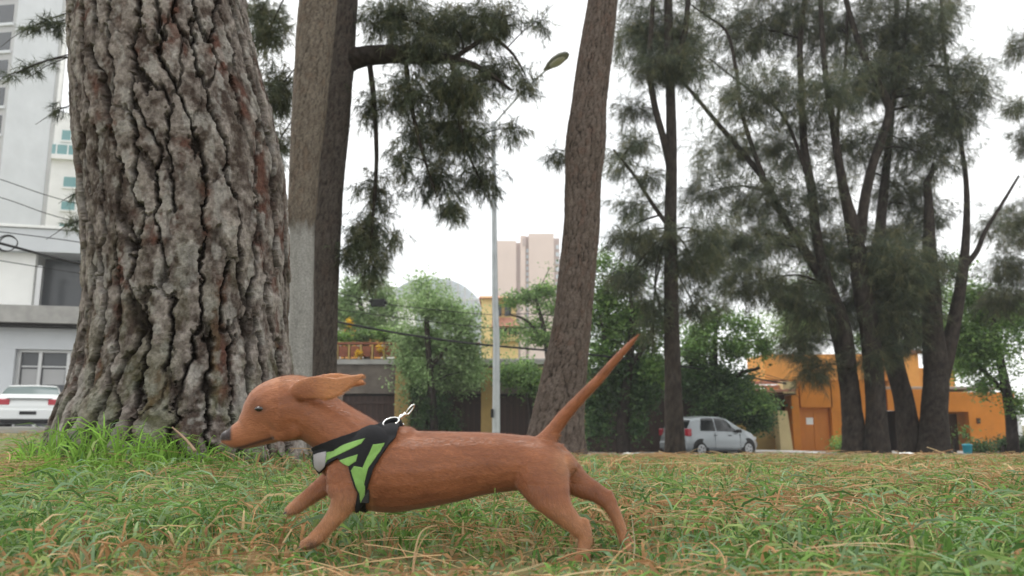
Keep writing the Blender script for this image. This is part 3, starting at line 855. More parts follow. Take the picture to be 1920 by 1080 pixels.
Y5 = 27.0
t5 = thing('casuarina_tree', foot(2010, Y5), 'fine needled tree at the right edge of the picture, mostly cut off', 'tree')
r5 = stem_px(grow_down([(2010, 850, 50), (2005, 600, 40), (1995, 350, 28), (1985, 100, 18), (1980, -150, 8)], Y5), Y5, 80)
bark_stem('trunk', r5, t5, 'dark', 16, (.09, .2), .015, 48)
needle_crown(t5, [(1905, 90, 20, 35, 40), (1900, 200, 22, 25, 36), (1915, 260, 18, 35, 36), (1905, 420, 35, 50, 120), (1895, 500, 45, 50, 140), (1880, 560, 50, 35, 110), (1970, 60, 60, 60, 90), (1980, 300, 60, 60, 90), (2050, 200, 60, 80, 90), (2020, 480, 60, 60, 90), (2060, 400, 60, 60, 90)], Y5, [r5[15:]],
             nn=17, ln=.30, wd=.0105, twig=.3, rmax=.03, dens=3.4, grow=1.2, cols=NEEDLE_C[[0, 1, 3]])

# --- broadleaved trees and shrubs along the far side of the street
def leafy(name, base_px, Y, stems_px, blobs, kind, label, cat='tree', size=.13, nn=7, spread=.16, pal='dark', extra=None, group=None, rmax=.04):
    t = thing(name, foot(base_px, Y), label, cat, group)
    st = []
    for k, p in enumerate(stems_px):
        r_ = stem_px(grow_down(p, Y) if k == 0 else p, Y, 50); st.append(r_)
        bark_stem('trunk' if k == 0 else 'limb', r_, t, pal, 12, (.08, .14), .01, 60 + k)
    leaf_crown(t, blobs, Y, st, kind, size, nn, spread, rmax=rmax, pal=pal)
    if extra:
        leaf_crown(t, extra[1], Y, st, extra[0], size, nn, spread, limbs=False)
    return t
leafy('tree', 815, 32.2, [[(815, 850, 16), (812, 760, 14), (805, 680, 12), (800, 600, 9), (802, 545, 5)], [(806, 690, 9), (850, 640, 7), (885, 600, 4)]],
      [(800, 535, 34, 20, 70), (795, 575, 48, 30, 120), (845, 590, 45, 30, 110), (800, 640, 62, 36, 200), (865, 655, 44, 40, 140), (785, 700, 48, 36, 150), (840, 710, 62, 36, 200), (885, 700, 26, 36, 70)], 'pale',
      'bushy light green tree spilling over the brown gates next to the lamp post', size=.15, spread=.2,
      extra=('pale', [(800, 560, 60, 35, 110), (770, 640, 40, 40, 80), (760, 690, 25, 50, 60), (780, 750, 30, 30, 40), (880, 610, 40, 30, 60)]))
leafy('ivy', 800, 32.4, [[(800, 850, 8), (800, 780, 6), (805, 720, 4)]], [(800, 770, 45, 45, 150), (830, 800, 40, 40, 90), (790, 740, 30, 30, 60)], 'dark', 'dark climber hanging over the brown gate under the bushy tree', 'plant', size=.13, rmax=.02)
leafy('shrub', 985, 31.6, [[(1000, 850, 12), (995, 780, 9), (985, 720, 6)]], [(965, 695, 45, 22, 100), (1000, 715, 40, 30, 110), (990, 760, 25, 25, 50), (950, 710, 22, 18, 30)], 'mid',
      'green shrub between the lamp post and the leaning pine', 'shrub', size=.15)
leafy('tree', 1005, 44, [[(1030, 850, 14), (1030, 700, 12), (1020, 620, 9), (1005, 560, 6)], [(1024, 640, 7), (985, 600, 5), (955, 590, 3)]],
      [(985, 558, 45, 9, 60), (1020, 545, 30, 9, 36), (960, 566, 22, 7, 22), (1010, 575, 35, 12, 40), (1030, 505, 12, 4, 6), (1000, 612, 50, 9, 60), (960, 630, 40, 9, 44), (1015, 635, 40, 14, 50), (1045, 580, 25, 30, 44)], 'mid',
      'flat layered light tree in front of the pink tower', size=.2, spread=.22)
leafy('tree', 1172, 29.5, [[(1170, 858, 30), (1168, 800, 24), (1172, 740, 20), (1180, 680, 16), (1185, 600, 10), (1180, 530, 6)], [(1175, 720, 12), (1140, 660, 9), (1125, 590, 5)], [(1178, 690, 10), (1215, 640, 8), (1230, 580, 4)]],
      [(1150, 690, 45, 40, 150), (1200, 700, 55, 45, 200), (1170, 740, 70, 30, 170), (1120, 740, 35, 45, 100), (1130, 790, 34, 36, 90), (1205, 745, 30, 30, 70), (1190, 800, 22, 26, 40), (1110, 820, 22, 24, 40)], 'dark',  # dark leaf colour paints the deep shade low in this crown
      'dark trunked leafy tree between the leaning pine and the slender trunk', size=.16, spread=.22,
      extra=('mid', [(1135, 560, 40, 50, 110), (1190, 590, 55, 30, 110), (1150, 620, 45, 30, 110), (1210, 640, 45, 25, 100), (1130, 660, 35, 25, 60), (1180, 520, 50, 25, 60), (1130, 490, 30, 20, 30), (1240, 610, 40, 40, 90), (1105, 610, 20, 50, 60), (1110, 700, 25, 40, 60), (1225, 690, 30, 30, 60)]))
leafy('tree', 1340, 33.0, [[(1345, 850, 20), (1345, 780, 18), (1342, 720, 14), (1340, 650, 9), (1345, 600, 5)], [(1343, 730, 10), (1390, 700, 8), (1425, 690, 4)], [(1343, 730, 10), (1300, 690, 8), (1285, 650, 4)]],
      [(1320, 700, 55, 30, 170), (1370, 715, 50, 28, 150), (1300, 740, 40, 35, 120), (1350, 755, 60, 26, 170), (1410, 770, 50, 24, 140), (1370, 770, 50, 18, 110), (1300, 780, 40, 16, 70), (1425, 795, 30, 12, 40)], 'dark',  # lower masses coloured dark to paint the shade beneath the tree
      'spreading leafy tree arching over the silver hatchback', size=.17, spread=.2,
      extra=('mid', [(1310, 640, 45, 30, 120), (1370, 650, 45, 30, 110), (1330, 600, 40, 30, 60), (1400, 740, 50, 14, 60), (1420, 755, 40, 12, 50), (1300, 660, 40, 20, 70), (1300, 610, 40, 30, 70), (1390, 610, 40, 25, 60), (1430, 650, 30, 25, 50)]))
leafy('tree', 1860, 31.0, [[(1900, 850, 22), (1895, 780, 19), (1880, 700, 16), (1865, 620, 10), (1860, 560, 6)], [(1888, 740, 10), (1840, 690, 8), (1815, 650, 4)]],
      [(1850, 590, 60, 40, 170), (1830, 650, 50, 45, 180), (1890, 650, 45, 50, 180), (1850, 690, 50, 32, 150), (1842, 725, 20, 16, 30), (1900, 590, 40, 40, 110), (1790, 620, 30, 40, 60), (1800, 680, 30, 35, 80), (1820, 560, 40, 35, 80)], 'mid',
      'rounded green tree over the right end of the orange house', size=.16, spread=.22,
      extra=('bright', [(1810, 680, 30, 35, 70), (1870, 660, 45, 35, 90), (1905, 760, 18, 14, 30), (1830, 610, 35, 25, 50), (1850, 520, 50, 25, 40)]))
leafy('tree', 1500, 46.0, [[(1505, 850, 20), (1505, 700, 18), (1500, 600, 12), (1500, 530, 6)]],
      [(1500, 560, 50, 40, 130), (1480, 620, 45, 40, 110), (1540, 520, 40, 40, 80), (1520, 610, 45, 30, 90), (1470, 600, 30, 30, 40)], 'pale', 'pale leafy tree behind the flat roof of the orange house', size=.22, spread=.28)
leafy('tree', 1700, 46.0, [[(1705, 850, 20), (1705, 700, 18), (1700, 600, 12), (1690, 530, 6)]],
      [(1690, 560, 60, 50, 170), (1720, 620, 55, 45, 150), (1780, 560, 50, 50, 130), (1790, 640, 45, 45, 110), (1640, 640, 45, 40, 90), (1800, 500, 35, 30, 50)], 'mid', 'leafy tree behind the chimney of the orange house', size=.22, spread=.28)
leafy('tree', 690, 42.0, [[(690, 850, 16), (690, 700, 14), (680, 600, 10), (672, 540, 5)]],
      [(650, 600, 34, 25, 70), (690, 605, 40, 25, 90), (720, 560, 30, 35, 70), (660, 545, 34, 30, 60), (735, 600, 34, 35, 80), (690, 530, 24, 20, 30), (640, 570, 30, 30, 50), (745, 640, 30, 20, 50)], 'pale', 'thin pale tree above the planted terrace', size=.2, spread=.25)
# ------------------------------------------------------------------ buildings across the street
def XZ(px, py, Y):
    p = at(px, py, Y); return p[0], p[2]
def pbox(mb, px0, py0, px1, py1, Y, d0, d1):
    """a box whose front outline is seen at these pixels; d0..d1 metres behind the plane Y"""
    pm = (py0 + py1) / 2
    x0, x1 = at(px0, pm, Y)[0], at(px1, pm, Y)[0]
    z0, z1 = at(960, py1, Y)[2], at(960, py0, Y)[2]
    mb.box(np.array([x0, Y + d0, z0]), np.array([x1, Y + d1, z1]))
    return mb
def part(name, m, parent, *boxes):
    mb = MB()
    for b_ in boxes: pbox(mb, *b_)
    return mb.build(name, M[m], parent)
_unit = {}
def piece(name, lo, hi, m, parent):
    """alike pieces share one unit block"""
    if m not in _unit:
        V, F = bevel_box(np.array([-.5] * 3), np.array([.5] * 3), .03)
        _unit[m] = mesh_data('block_' + m, V, F, M[m])
    o = bpy.data.objects.new(name, _unit[m])
    lo, hi = np.minimum(lo, hi), np.maximum(lo, hi)
    o.location = (lo + hi) / 2 - BASE[parent.name]
    o.scale = hi - lo
    return link(o, parent)
def ppiece(name, px0, py0, px1, py1, Y, d0, d1, m, parent):
    pm = (py0 + py1) / 2
    return piece(name, np.array([at(px0, pm, Y)[0], Y + d0, at(960, py1, Y)[2]]), np.array([at(px1, pm, Y)[0], Y + d1, at(960, py0, Y)[2]]), m, parent)

# --- walled garden with brown plank gates
YG = 34.0
gbase = at(930, 852, YG); gbase[2] = float(ground(gbase[0], YG))
garage = thing('garden_wall', gbase, 'weathered grey garden wall with brown plank gates, ochre pillars and a planted terrace', 'wall')
part('lintel', 'grey_wall', garage, (560, 682, 1110, 738, YG, .1, .5))
part('coping', 'concrete', garage, (555, 674, 1112, 683, YG, .0, .6))
part('wall', 'wood_and_shade', garage, (1098, 690, 1372, 862, YG, .12, .5)); part('wall', 'grey_wall', garage, (560, 738, 640, 862, YG, .12, .5))  # right wall coloured dark to paint the deep shade under the trees
for (a_, b_) in [(740, 768), (902, 926), (1010, 1030), (1080, 1098)]:
    part('pillar', 'ochre', garage, (a_, 690, b_, 862, YG, -.08, .55))
for (a_, b_) in [(640, 740), (768, 902), (926, 1010), (1030, 1080)]:
    gate = part('gate', 'dark', garage, (a_, 738, b_, 862, YG, .30, .36))
    tag(gate, 'brown plank gate between ochre pillars')
    n = max(3, int((b_ - a_) / 11))
    for k in range(n):
        e0, e1 = a_ + (b_ - a_) * k / n + .5, a_ + (b_ - a_) * (k + 1) / n - .5
        ppiece('plank', e0, 742, e1, 858, YG, .24 + .012 * (k % 3), .295, 'wood_and_shade', gate)
    ppiece('rail', a_ + 2, 752, b_ - 2, 757, YG, .20, .238, 'wood_and_shade', gate)
# terrace balustrade of terracotta blocks between ochre posts
for k in range(13):
    a_ = 612 + k * 22
    if a_ > 880: break
    ppiece('terracotta_block', a_, 648, a_ + 16, 668, YG, .15, .40, 'terracotta', garage)
    ppiece('post', a_ + 17.2, 644, a_ + 20.8, 674, YG, .12, .42, 'ochre', garage)
part('terrace_rail', 'terracotta', garage, (600, 641, 900, 645, YG, .1, .5))
part('terrace_floor', 'concrete', garage, (560, 670, 1110, 674, YG, .6, 5))
# plants on the terrace
for k, (px, py, rx, ry, n, kd) in enumerate([(640, 634, 22, 9, 60, 'bright'), (680, 632, 22, 10, 60, 'mid'), (720, 628, 24, 13, 80, 'bright'), (745, 640, 16, 12, 40, 'mid')]):
    lb = ['low bright bush on the terrace nearest the dark pine trunk', 'darker low bush in the middle of the planted terrace', 'taller bright bush on the terrace beside the bushy tree', 'small dark bush at the terrace corner by the ochre pillar'][k]
    zt = at(px, 645, YG)
    tp = thing('terrace_plant', (zt[0], YG + .8, at(960, 672, YG)[2]), lb, 'plant', 'plants along the terrace')
    leaf_crown(tp, [(px, py, rx, ry, n)], YG + .8, [], kd, .14, 6, .12, limbs=False)
    st = np.array([[zt[0], YG + .8, at(960, 671, YG)[2]], [*at(px, py + 4, YG + .8)]])
    V, F = tube(st, [.03, .015], 6); mk('stem', V, F, M['bark_far'], tp, np.tile(BK['dark'][1], (len(V), 1)))
for k, (px, py) in enumerate([(672, 662), (655, 606), (712, 652)]):
    c_ = at(px, py, YG - .02)
    fl = thing('flower_clump', c_ - np.array([0, 0, .25]), ['yellow flower clump hanging in front of the terracotta balustrade', 'yellow flowers high up beside the dark pine trunk', 'small yellow flower clump by the taller terrace bush'][k], 'flowers', 'yellow flowers on the terrace')
    V, F, c = leaf_clumps(c_ + RNG.normal(0, .06, (40, 3)), .10, 4, .05, np.tile([.75, .48, .03], (40, 1)))
    tag(mk('petals', V, F, M['yellow_flower'], fl), kind='stuff')
    V, F = tube(np.array([c_ - np.array([0, -.05, .3]), c_]), [.012, .008], 5); mk('stem', V, F, M['leaf'], fl, np.tile([.08, .14, .04], (len(V), 1)))

# --- orange house
YO = 36.2
hb = at(1680, 850, YO); hb[2] = float(ground(hb[0], YO))
house = thing('orange_house', hb, 'low orange rendered house with a recessed door and dark entrances behind the trees', 'house')
# facade cut round its openings
part('wall', 'orange', house, (1486, 714, 1500, 862, YO, 0, .4), (1500, 714, 1560, 764, YO, 0, .4), (1560, 714, 1664, 862, YO, 0, .4), (1664, 730, 1692, 770, YO, .002, .4), (1692, 730, 1768, 862, YO, 0, .4),
     (1768, 735, 1818, 772, YO, .002, .4), (1818, 735, 1908, 862, YO, 0, .4), (1560, 712, 1664, 714, YO, .0, .4))
part('side_wall', 'orange', house, (1486, 722, 1496, 862, YO, .41, 6.0), (1896, 742, 1908, 862, YO, .41, 6.0))
part('roof', 'concrete', house, (1496, 724, 1896, 729, YO, .41, 6.0))
door = part('door', 'orange_door', house, (1500, 764, 1560, 862, YO, .26, .32))
tag(door, 'plain orange door with a white notice')
ppiece('door_panel', 1504, 770, 1529, 848, YO, .235, .258, 'orange_door', door)
ppiece('door_panel', 1531, 770, 1556, 848, YO, .235, .258, 'orange_door', door)
ppiece('notice', 1515, 783, 1528, 796, YO, .225, .233, 'paper', door)
ppiece('doorstep', 1498, 848, 1562, 862, YO, -.35, .2, 'pale_concrete', house)
e1 = part('entrance', 'dark', house, (1664, 770, 1692, 862, YO, 1.2, 1.3)); part('reveal', 'brown_dark', e1, (1664, 770, 1666, 862, YO, .41, 1.2), (1690, 770, 1692, 862, YO, .41, 1.2))
e2 = part('entrance', 'dark', house, (1768, 772, 1818, 862, YO, 1.6, 1.7)); part('reveal', 'brown_dark', e2, (1768, 772, 1770, 862, YO, .41, 1.6), (1800, 775, 1818, 862, YO, .9, 1.6))
ppiece('letter_box', 1805, 812, 1815, 820, YO, -.1, -.002, 'brown_dark', house)
ppiece('wall_lamp', 1831, 784, 1836, 794, YO, -.1, -.002, 'brown_dark', house)
part('upper_wall', 'orange_light', house, (1434, 664, 1664, 712, YO + 4, 0, 3.0))
ch = part('chimney', 'orange_light', house, (1690, 662, 1724, 738, YO + 3, 0, 1.0))
part('cap', 'tile', ch, (1687, 657, 1727, 663, YO + 3, -.1, 1.1))
part('upper_wall', 'orange_light', house, (1664, 690, 1790, 730, YO + 4.2, 0, 3.0))
bt_ = MB()                                             # slanted cream buttress at the corner
q = [at(1458, 770, YO - .2), at(1476, 770, YO - .2), at(1490, 862, YO - .2), at(1466, 862, YO - .2)]
V = np.array(q + [p + np.array([0, .7, 0]) for p in q])
bt_.add(V, np.array([[3, 2, 1, 0], [4, 5, 6, 7], [0, 1, 5, 4], [1, 2, 6, 5], [2, 3, 7, 6], [3, 0, 4, 7]]))
tag(bt_.build('buttress', M['cream'], house), 'slanted cream buttress at the corner')
part('garage_wall', 'ochre', house, (1372, 790, 1462, 862, YO, .6, .9)); part('garage_wall', 'brown_dark', house, (1372, 738, 1488, 790, YO, .9, 1.2))
# tiled lean-to roof left of the door, one row of tiles per course
lt = part('lean_to_roof', 'brown_dark', house, (1330, 736, 1486, 741, YO, -.4, 1.2))
for r_ in range(3):
    for k in range(24):
        px = 1330 + k * 6.5
        z = at(960, 735 - r_ * 8, YO)[2]; x = at(px, 730, YO)[0]
        w_ = 6.2 * mpp(YO)
        piece('tile', np.array([x, YO - .45 + r_ * .42, z]), np.array([x + w_, YO + .05 + r_ * .42, z + .1 + .03 * (k % 2)]), 'tile', lt)
part('fascia', 'cream', house, (1462, 716, 1486, 738, YO, -.42, .3))
part('post', 'white_wall', house, (1910, 775, 1918, 862, YO - 1.5, 0, .25))

# shrubs and the teal bin at its foot
leafy('shrub', 1790, 30.5, [[(1790, 852, 8), (1790, 825, 5)]], [(1785, 830, 28, 20, 80), (1800, 815, 20, 14, 40)], 'mid', 'rounded green shrub in front of the dark entrance', 'shrub', size=.14, rmax=.02)
leafy('shrub', 1880, 31.0, [[(1880, 852, 8), (1880, 835, 5)]], [(1890, 836, 34, 15, 80), (1840, 845, 24, 9, 40), (1915, 840, 20, 16, 40)], 'dark', 'low dark hedge shrub along the right end of the orange wall', 'shrub', size=.13, rmax=.02)
leafy('shrub', 1578, 33.5, [[(1578, 852, 6), (1578, 830, 4)]], [(1575, 830, 12, 12, 30), (1580, 842, 14, 10, 30)], 'bright', 'small yellow green bush at the foot of the great fanning tree', 'shrub', size=.12, rmax=.02)
bb_ = at(1814, 845, 29.5); bz = float(ground(bb_[0], 29.5)) + .05
bin_ = thing('bin', (bb_[0], 29.5, bz), 'small teal plastic bin beside the rounded green shrub', 'bin')
mb = MB(); V, F = tube(np.array([[bb_[0], 29.5, bz + h_] for h_ in (0, .04, .40, .42)]), [.12, .135, .16, .175], 14); mb.add(V, F); mb.build('body', M['teal'], bin_, True)
mb = MB(); V, F = tube(np.array([[bb_[0], 29.5, bz + h_] for h_ in (.421, .445, .47)]), [.18, .18, .12], 14); mb.add(V, F); mb.build('lid', M['teal'], bin_, True)

# --- yellow house with tiled roofs, seen over the wall
YY = 60.0
yb = at(935, 840, YY); yb[2] = float(ground(yb[0], YY))
yh = thing('yellow_house', yb, 'yellow house with brown tiled eaves beside the lamp post', 'house')
part('wall', 'yellow', yh, (902, 556, 922, 860, YY, 0, 5), (922, 560, 968, 600, YY, 1.5, 5), (922, 612, 972, 860, YY, .3, 5))
rf = MB()
for (px0, px1, py0, py1, d0, d1) in [(898, 968, 548, 560, -.4, 5), (922, 978, 592, 612, -.3, 3)]:
    x0, x1 = at(px0, py1, YY)[0], at(px1, py1, YY)[0]; z0, z1 = at(960, py1, YY)[2], at(960, py0, YY)[2]
    V = np.array([[x0, YY + d0, z0], [x1, YY + d0, z0], [x1, YY + d1, z0], [x0, YY + d1, z0], [x0, YY + (d0 + d1) * .4, z1], [x1 - .8, YY + (d0 + d1) * .4, z1]])
    rf.add(V, [np.array([[0, 1, 5, 4], [2, 3, 4, 5], [3, 2, 1, 0]]), np.array([[0, 4, 3], [1, 2, 5]])])
rf.build('roof', M['tile'], yh)
for k in range(5):
    w_ = ppiece('window', 928 + k * 8.5, 615, 934 + k * 8.5, 626, YY, .22, .297, 'dark', yh)
for (a_, b_) in [(928, 940), (946, 958)]:
    ppiece('window', a_, 565, b_, 588, YY, 1.42, 1.497, 'glass', yh)
ppiece('ledge', 900, 636, 976, 640, YY, -.2, .28, 'cream', yh)

# --- pink tower far behind
YP = 210.0
pb = at(985, 800, YP); pb[2] = -1.3
pk = thing('pink_tower', pb, 'tall pale pink tower block with a narrow window strip, far behind the leaning pine', 'building')
part('wall', 'pink', pk, (922, 450, 968, 830, YP, 1, 30), (976, 440, 986, 830, YP, 1, 30), (992, 438, 1040, 830, YP, 0, 30))
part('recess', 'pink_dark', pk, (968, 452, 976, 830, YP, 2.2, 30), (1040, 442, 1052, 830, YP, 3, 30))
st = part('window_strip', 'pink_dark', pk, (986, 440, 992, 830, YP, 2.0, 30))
for k in range(17):
    ppiece('pane', 987, 464 + k * 11, 991, 471 + k * 11, YP, 1.7, 1.99, 'glass_blue', st)
for k in range(12):
    ppiece('window', 1043, 455 + k * 14, 1049, 463 + k * 14, YP, 2.7, 2.99, 'glass_blue', pk)
ppiece('louvre', 980, 444, 986, 460, YP, .8, .99, 'pink_dark', pk)

# --- hazy glass building with a rounded roof
YD = 160.0
db = at(820, 800, YD); db[2] = -1.3
dm = thing('glass_building', db, 'hazy blue glass building with a rounded roof behind the bushy tree', 'building')
xs_ = np.linspace(735, 902, 40)
prof_ = [(px, 522 + 42 * abs((px - 810) / 90) ** 2.6) for px in xs_]
fr_ = np.array([at(px, py, YD) for px, py in prof_]); bk_ = fr_ + np.array([0, 20, 0])
lo_ = fr_.copy(); lo_[:, 2] = -1.3; lb_ = bk_.copy(); lb_[:, 2] = -1.3
n = len(xs_)
V = np.vstack([lo_, fr_, bk_, lb_]); mb = MB(); mb.add(V, np.array([[r_ * n + k, r_ * n + k + 1, (r_ + 1) * n + k + 1, (r_ + 1) * n + k] for r_ in range(3) for k in range(n - 1)])); mb.build('shell', M['glass_blue'], dm)
for k in range(2, n - 1, 3):
    a_ = fr_[k]; piece('mullion', np.array([a_[0] - .15, YD - .3, -1]), np.array([a_[0] + .15, YD - .004, a_[2]]), 'alu', dm)
for k in range(9):
    py = 560 + k * 22; ppiece('floor_band', 737, py, 900, py + 4, YD, -.2, -.02, 'alu', dm)

# --- white and orange flats behind the terrace
YW = 75.0
wb = at(670, 830, YW); wb[2] = -1.3
fl_ = thing('apartment_house', wb, 'white and orange flats glimpsed above the planted terrace', 'building')
part('wall', 'white_wall', fl_, (600, 560, 760, 850, YW, 0, 8)); part('wall', 'orange_light', fl_, (640, 590, 668, 850, YW, -.6, -.01), (690, 598, 712, 850, YW, -.6, -.01))
for k in range(4):
    for r_ in range(3):
        w_ = ppiece('window', 612 + k * 40, 572 + r_ * 30, 626 + k * 40, 588 + r_ * 30, YW, -.1, -.003, 'glass', fl_)

# --- grey modern building behind the white saloon (its front turns slightly away to the right)
YM = 34.0
AN = math.radians(14)
m0 = at(0, 800, YM); m0 = np.array([m0[0], YM, float(ground(m0[0], YM))])
modern = thing('modern_building', m0, 'grey modern building with a dark upper window and concrete balcony beam behind the white saloon', 'building')
KX = mpp(YM) / math.cos(AN) * 1.03
def mpart(name, m, parent, *bs):
    mb = MB()
    for (px0, py0, px1, py1, d0, d1) in bs:
        x0, x1 = px0 * KX, px1 * KX
        z0, z1 = at(960, py1, YM)[2], at(960, py0, YM)[2]
        V, F = bevel_box(np.array([x0, d0, z0]), np.array([x1, d1, z1]), .01)
        V = rotz(V, AN); V[:, 0] += m0[0]; V[:, 1] += YM
        mb.add(V, F)
    return mb.build(name, M[m], parent)
mpart('wall', 'cool_wall', modern, (-120, 615, 520, 654, 0, .3), (-120, 654, 12, 815, 0, .3), (150, 654, 520, 815, .6, .9))
mpart('column', 'white_wall', modern, (-120, 448, 30, 574, -.02, .3))
mpart('roof_slab', 'cool_wall', modern, (-150, 432, 520, 474, -.5, 8)); mpart('roof_edge', 'white_wall', modern, (-150, 426, 520, 431, -.6, 8))
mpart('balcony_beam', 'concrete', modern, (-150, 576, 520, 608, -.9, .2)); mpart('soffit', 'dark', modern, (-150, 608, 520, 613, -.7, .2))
uw = mpart('upper_window', 'glass_grey', modern, (30, 474, 520, 576, 1.2, 1.3))
for px in (160, 260, 380): mpart('mullion', 'alu', uw, (px, 474, px + 6, 576, 1.0, 1.19))
mpart('railing_post', 'alu', modern, (40, 500, 48, 576, -.5, -.42))
mpart('inner_wall', 'grey_and_shaded_render', modern, (26, 474, 30, 576, .3, 1.2), (-100, 800, 520, 830, .1, 8), (-120, 474, 520, 800, 6, 6.2))
gw = mpart('shop_window', 'glass_grey', modern, (12, 657, 150, 815, .45, .5))
for px in (12, 46, 92, 130): mpart('mullion', 'alu', gw, (px, 657, px + 6, 815, .3, .449))
mpart('transom', 'alu', gw, (12, 654, 150, 659, .28, .447)); mpart('transom', 'alu', gw, (19, 684, 130, 687, .35, .447))
for (a_, b_) in [(20, 45), (54, 90), (100, 128)]: mpart('blind', 'grey_and_shaded_render', gw, (a_, 690, b_, 720, .42, .446))

# --- white towers, upper left
def tower(name, px0, px1, ptop, Y, depth, m, label, rz=0):
    c_ = at((px0 + px1) / 2, 700, Y)
    t = thing(name, (c_[0], Y, -1.0), label, 'building')
    return t
YT = 95.0
tb = at(95, 430, YT)
tw = thing('white_tower', (tb[0], YT, -1.0), 'white tower block with teal windows and a shaded side wall, left of the huge trunk', 'building')
def corner_tower(t, corner_px, corner_py, ptop, Y, wl, wr, al, ar, m_left, m_right):
    """two faces meeting at a corner: lengths wl, wr, running back at angles al (to the left) and ar (to the right)"""
    c_ = at(corner_px, corner_py, Y); zt = at(corner_px, ptop, Y)[2]
    c2 = np.array([c_[0], Y])
    l = c2 + wl * np.array([-math.cos(al), math.sin(al)]); r = c2 + wr * np.array([math.cos(ar), math.sin(ar)])
    bk = l + r - c2
    z0 = -1.3
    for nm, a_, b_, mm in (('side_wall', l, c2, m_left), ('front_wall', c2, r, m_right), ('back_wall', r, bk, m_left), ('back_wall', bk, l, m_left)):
        d_ = (b_ - a_) / np.linalg.norm(b_ - a_); nin = np.array([-d_[1], d_[0]]) * .4
        q = [a_, b_, b_ + nin, a_ + nin]
        V = np.array([[*p, z] for z in (z0, zt) for p in q])
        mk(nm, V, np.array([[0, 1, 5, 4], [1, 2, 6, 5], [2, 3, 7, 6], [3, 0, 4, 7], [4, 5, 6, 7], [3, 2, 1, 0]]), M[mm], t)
    V = np.array([[*p, zt - .3] for p in (l, c2, r, bk)]); mk('roof', V, np.array([[0, 1, 2, 3]]), M['concrete'], t)
    return c2, l, r, zt
def face_piece(name, a2, b2, s0, s1, z0, z1, out, m, parent):
    d_ = (b2 - a2) / np.linalg.norm(b2 - a2); no = np.array([d_[1], -d_[0]]) * out
    p0, p1 = a2 + d_ * s0, a2 + d_ * s1
    q = [p0 + no, p1 + no, p1 - no * .2, p0 - no * .2]
    V = np.array([[*p, z] for z in (z0, z1) for p in q])
    return mk(name, V, np.array([[0, 1, 5, 4], [1, 2, 6, 5], [2, 3, 7, 6], [3, 0, 4, 7], [4, 5, 6, 7], [3, 2, 1, 0]]), M[m], parent)
c2, l2, r2, zt = corner_tower(tw, 97, 300, 210, YT, 3.2, 14, math.radians(35), math.radians(12), 'grey_and_shaded_render', 'white_wall')  # side wall's shade is painted with the darker grey render
zz = lambda py: at(97, py, YT)[2]
for k, (py0, py1, s0, s1) in enumerate([(243, 262, .9, 1.9), (330, 349, 1.6, 3.1), (376, 392, 1.6, 3.1), (418, 436, 1.6, 3.1), (243, 262, 4.5, 6.0), (330, 349, 5.2, 7), (376, 392, 5.2, 7)]):
    w_ = face_piece('window', c2, r2, s0, s1, zz(py1), zz(py0), .05, 'glass_teal', tw)
    face_piece('sill', c2, r2, s0 - .1, s1 + .1, zz(py1) - .25, zz(py1) - .02, .25, 'white_wall', w_)
bw = face_piece('window_band', c2, r2, -.2, 9, zz(291), zz(272), .35, 'glass_teal', tw)
for k in range(7): face_piece('mullion', c2, r2, .5 + k * 1.3, .62 + k * 1.3, zz(291), zz(272), .45, 'white_wall', bw)
face_piece('balcony', c2, r2, -.3, 9, zz(300), zz(291.5), .8, 'white_wall', tw)
face_piece('vent', l2, c2, 2.0, 2.3, zz(297), zz(285), .05, 'glass_grey', tw)
YU = 120.0
gt = thing('grey_tower', (at(35, 400, YU)[0], YU, -1.0), 'pale plain tower wall between the dark windowed tower and the white block', 'building')
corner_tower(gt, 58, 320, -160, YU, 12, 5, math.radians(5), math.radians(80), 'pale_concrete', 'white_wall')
YV = 70.0
dt = thing('dark_windowed_tower', (at(0, 400, YV)[0], YV, -1.0), 'tower with rows of dark windows cut off by the left edge', 'building')
c3, l3, r3_, zt3 = corner_tower(dt, 8, 250, -260, YV, 12, 5, math.radians(8), math.radians(70), 'grey_and_shaded_render', 'cool_wall')
zv = lambda py: at(8, py, YV)[2]
for k in range(13):
    py = -200 + k * 52
    band = face_piece('window_band', c3, l3, -.0, 0, 0, 0, 0, 'glass_grey', dt) if False else None
    w_ = face_piece('window', l3, c3, 6.0, 11.6, zv(py + 34), zv(py), .06, 'glass_grey', dt)
    face_piece('sill', l3, c3, 5.8, 11.8, zv(py + 40), zv(py + 35), .2, 'cool_wall', w_)

# ------------------------------------------------------------------ street lamp
YS = 17.0
lb0 = foot(930, YS)
lamp = thing('street_lamp', lb0, 'grey steel lamp post with two arms behind the dog\'s back', 'street lamp')
pole_top = at(925, 238, YS)
pp = np.array([[lb0[0], YS, lb0[2] - .05], [lb0[0], YS, lb0[2] + 2.4], [lb0[0] * .6 + pole_top[0] * .4, YS, 3], [pole_top[0], YS, pole_top[2]]])
V, F = tube(resample(np.c_[pp, [.088, .082, .066, .042]], 30)[:, :3], np.linspace(.088, .042, 30), 16); mk('pole', V, F, M['steel'], lamp, smooth=True)
mb = MB(); mb.box(lb0 + np.array([-.17, -.17, 0]), lb0 + np.array([.17, .17, .03])); mb.build('base_plate', M['steel'], lamp)
mb = MB(); mb.tube(np.array([pole_top + np.array([0, 0, d]) for d in (-.14, -.1, .1, .13)]), [.045, .06, .06, .04], 14); mb.build('collar', M['steel'], lamp)
mb = MB(); mb.box(at(923, 775, YS) + np.array([-.03, -.115, -.09]), at(923, 775, YS) + np.array([.03, -.083, .09])); mb.build('hatch', M['trim'], lamp)
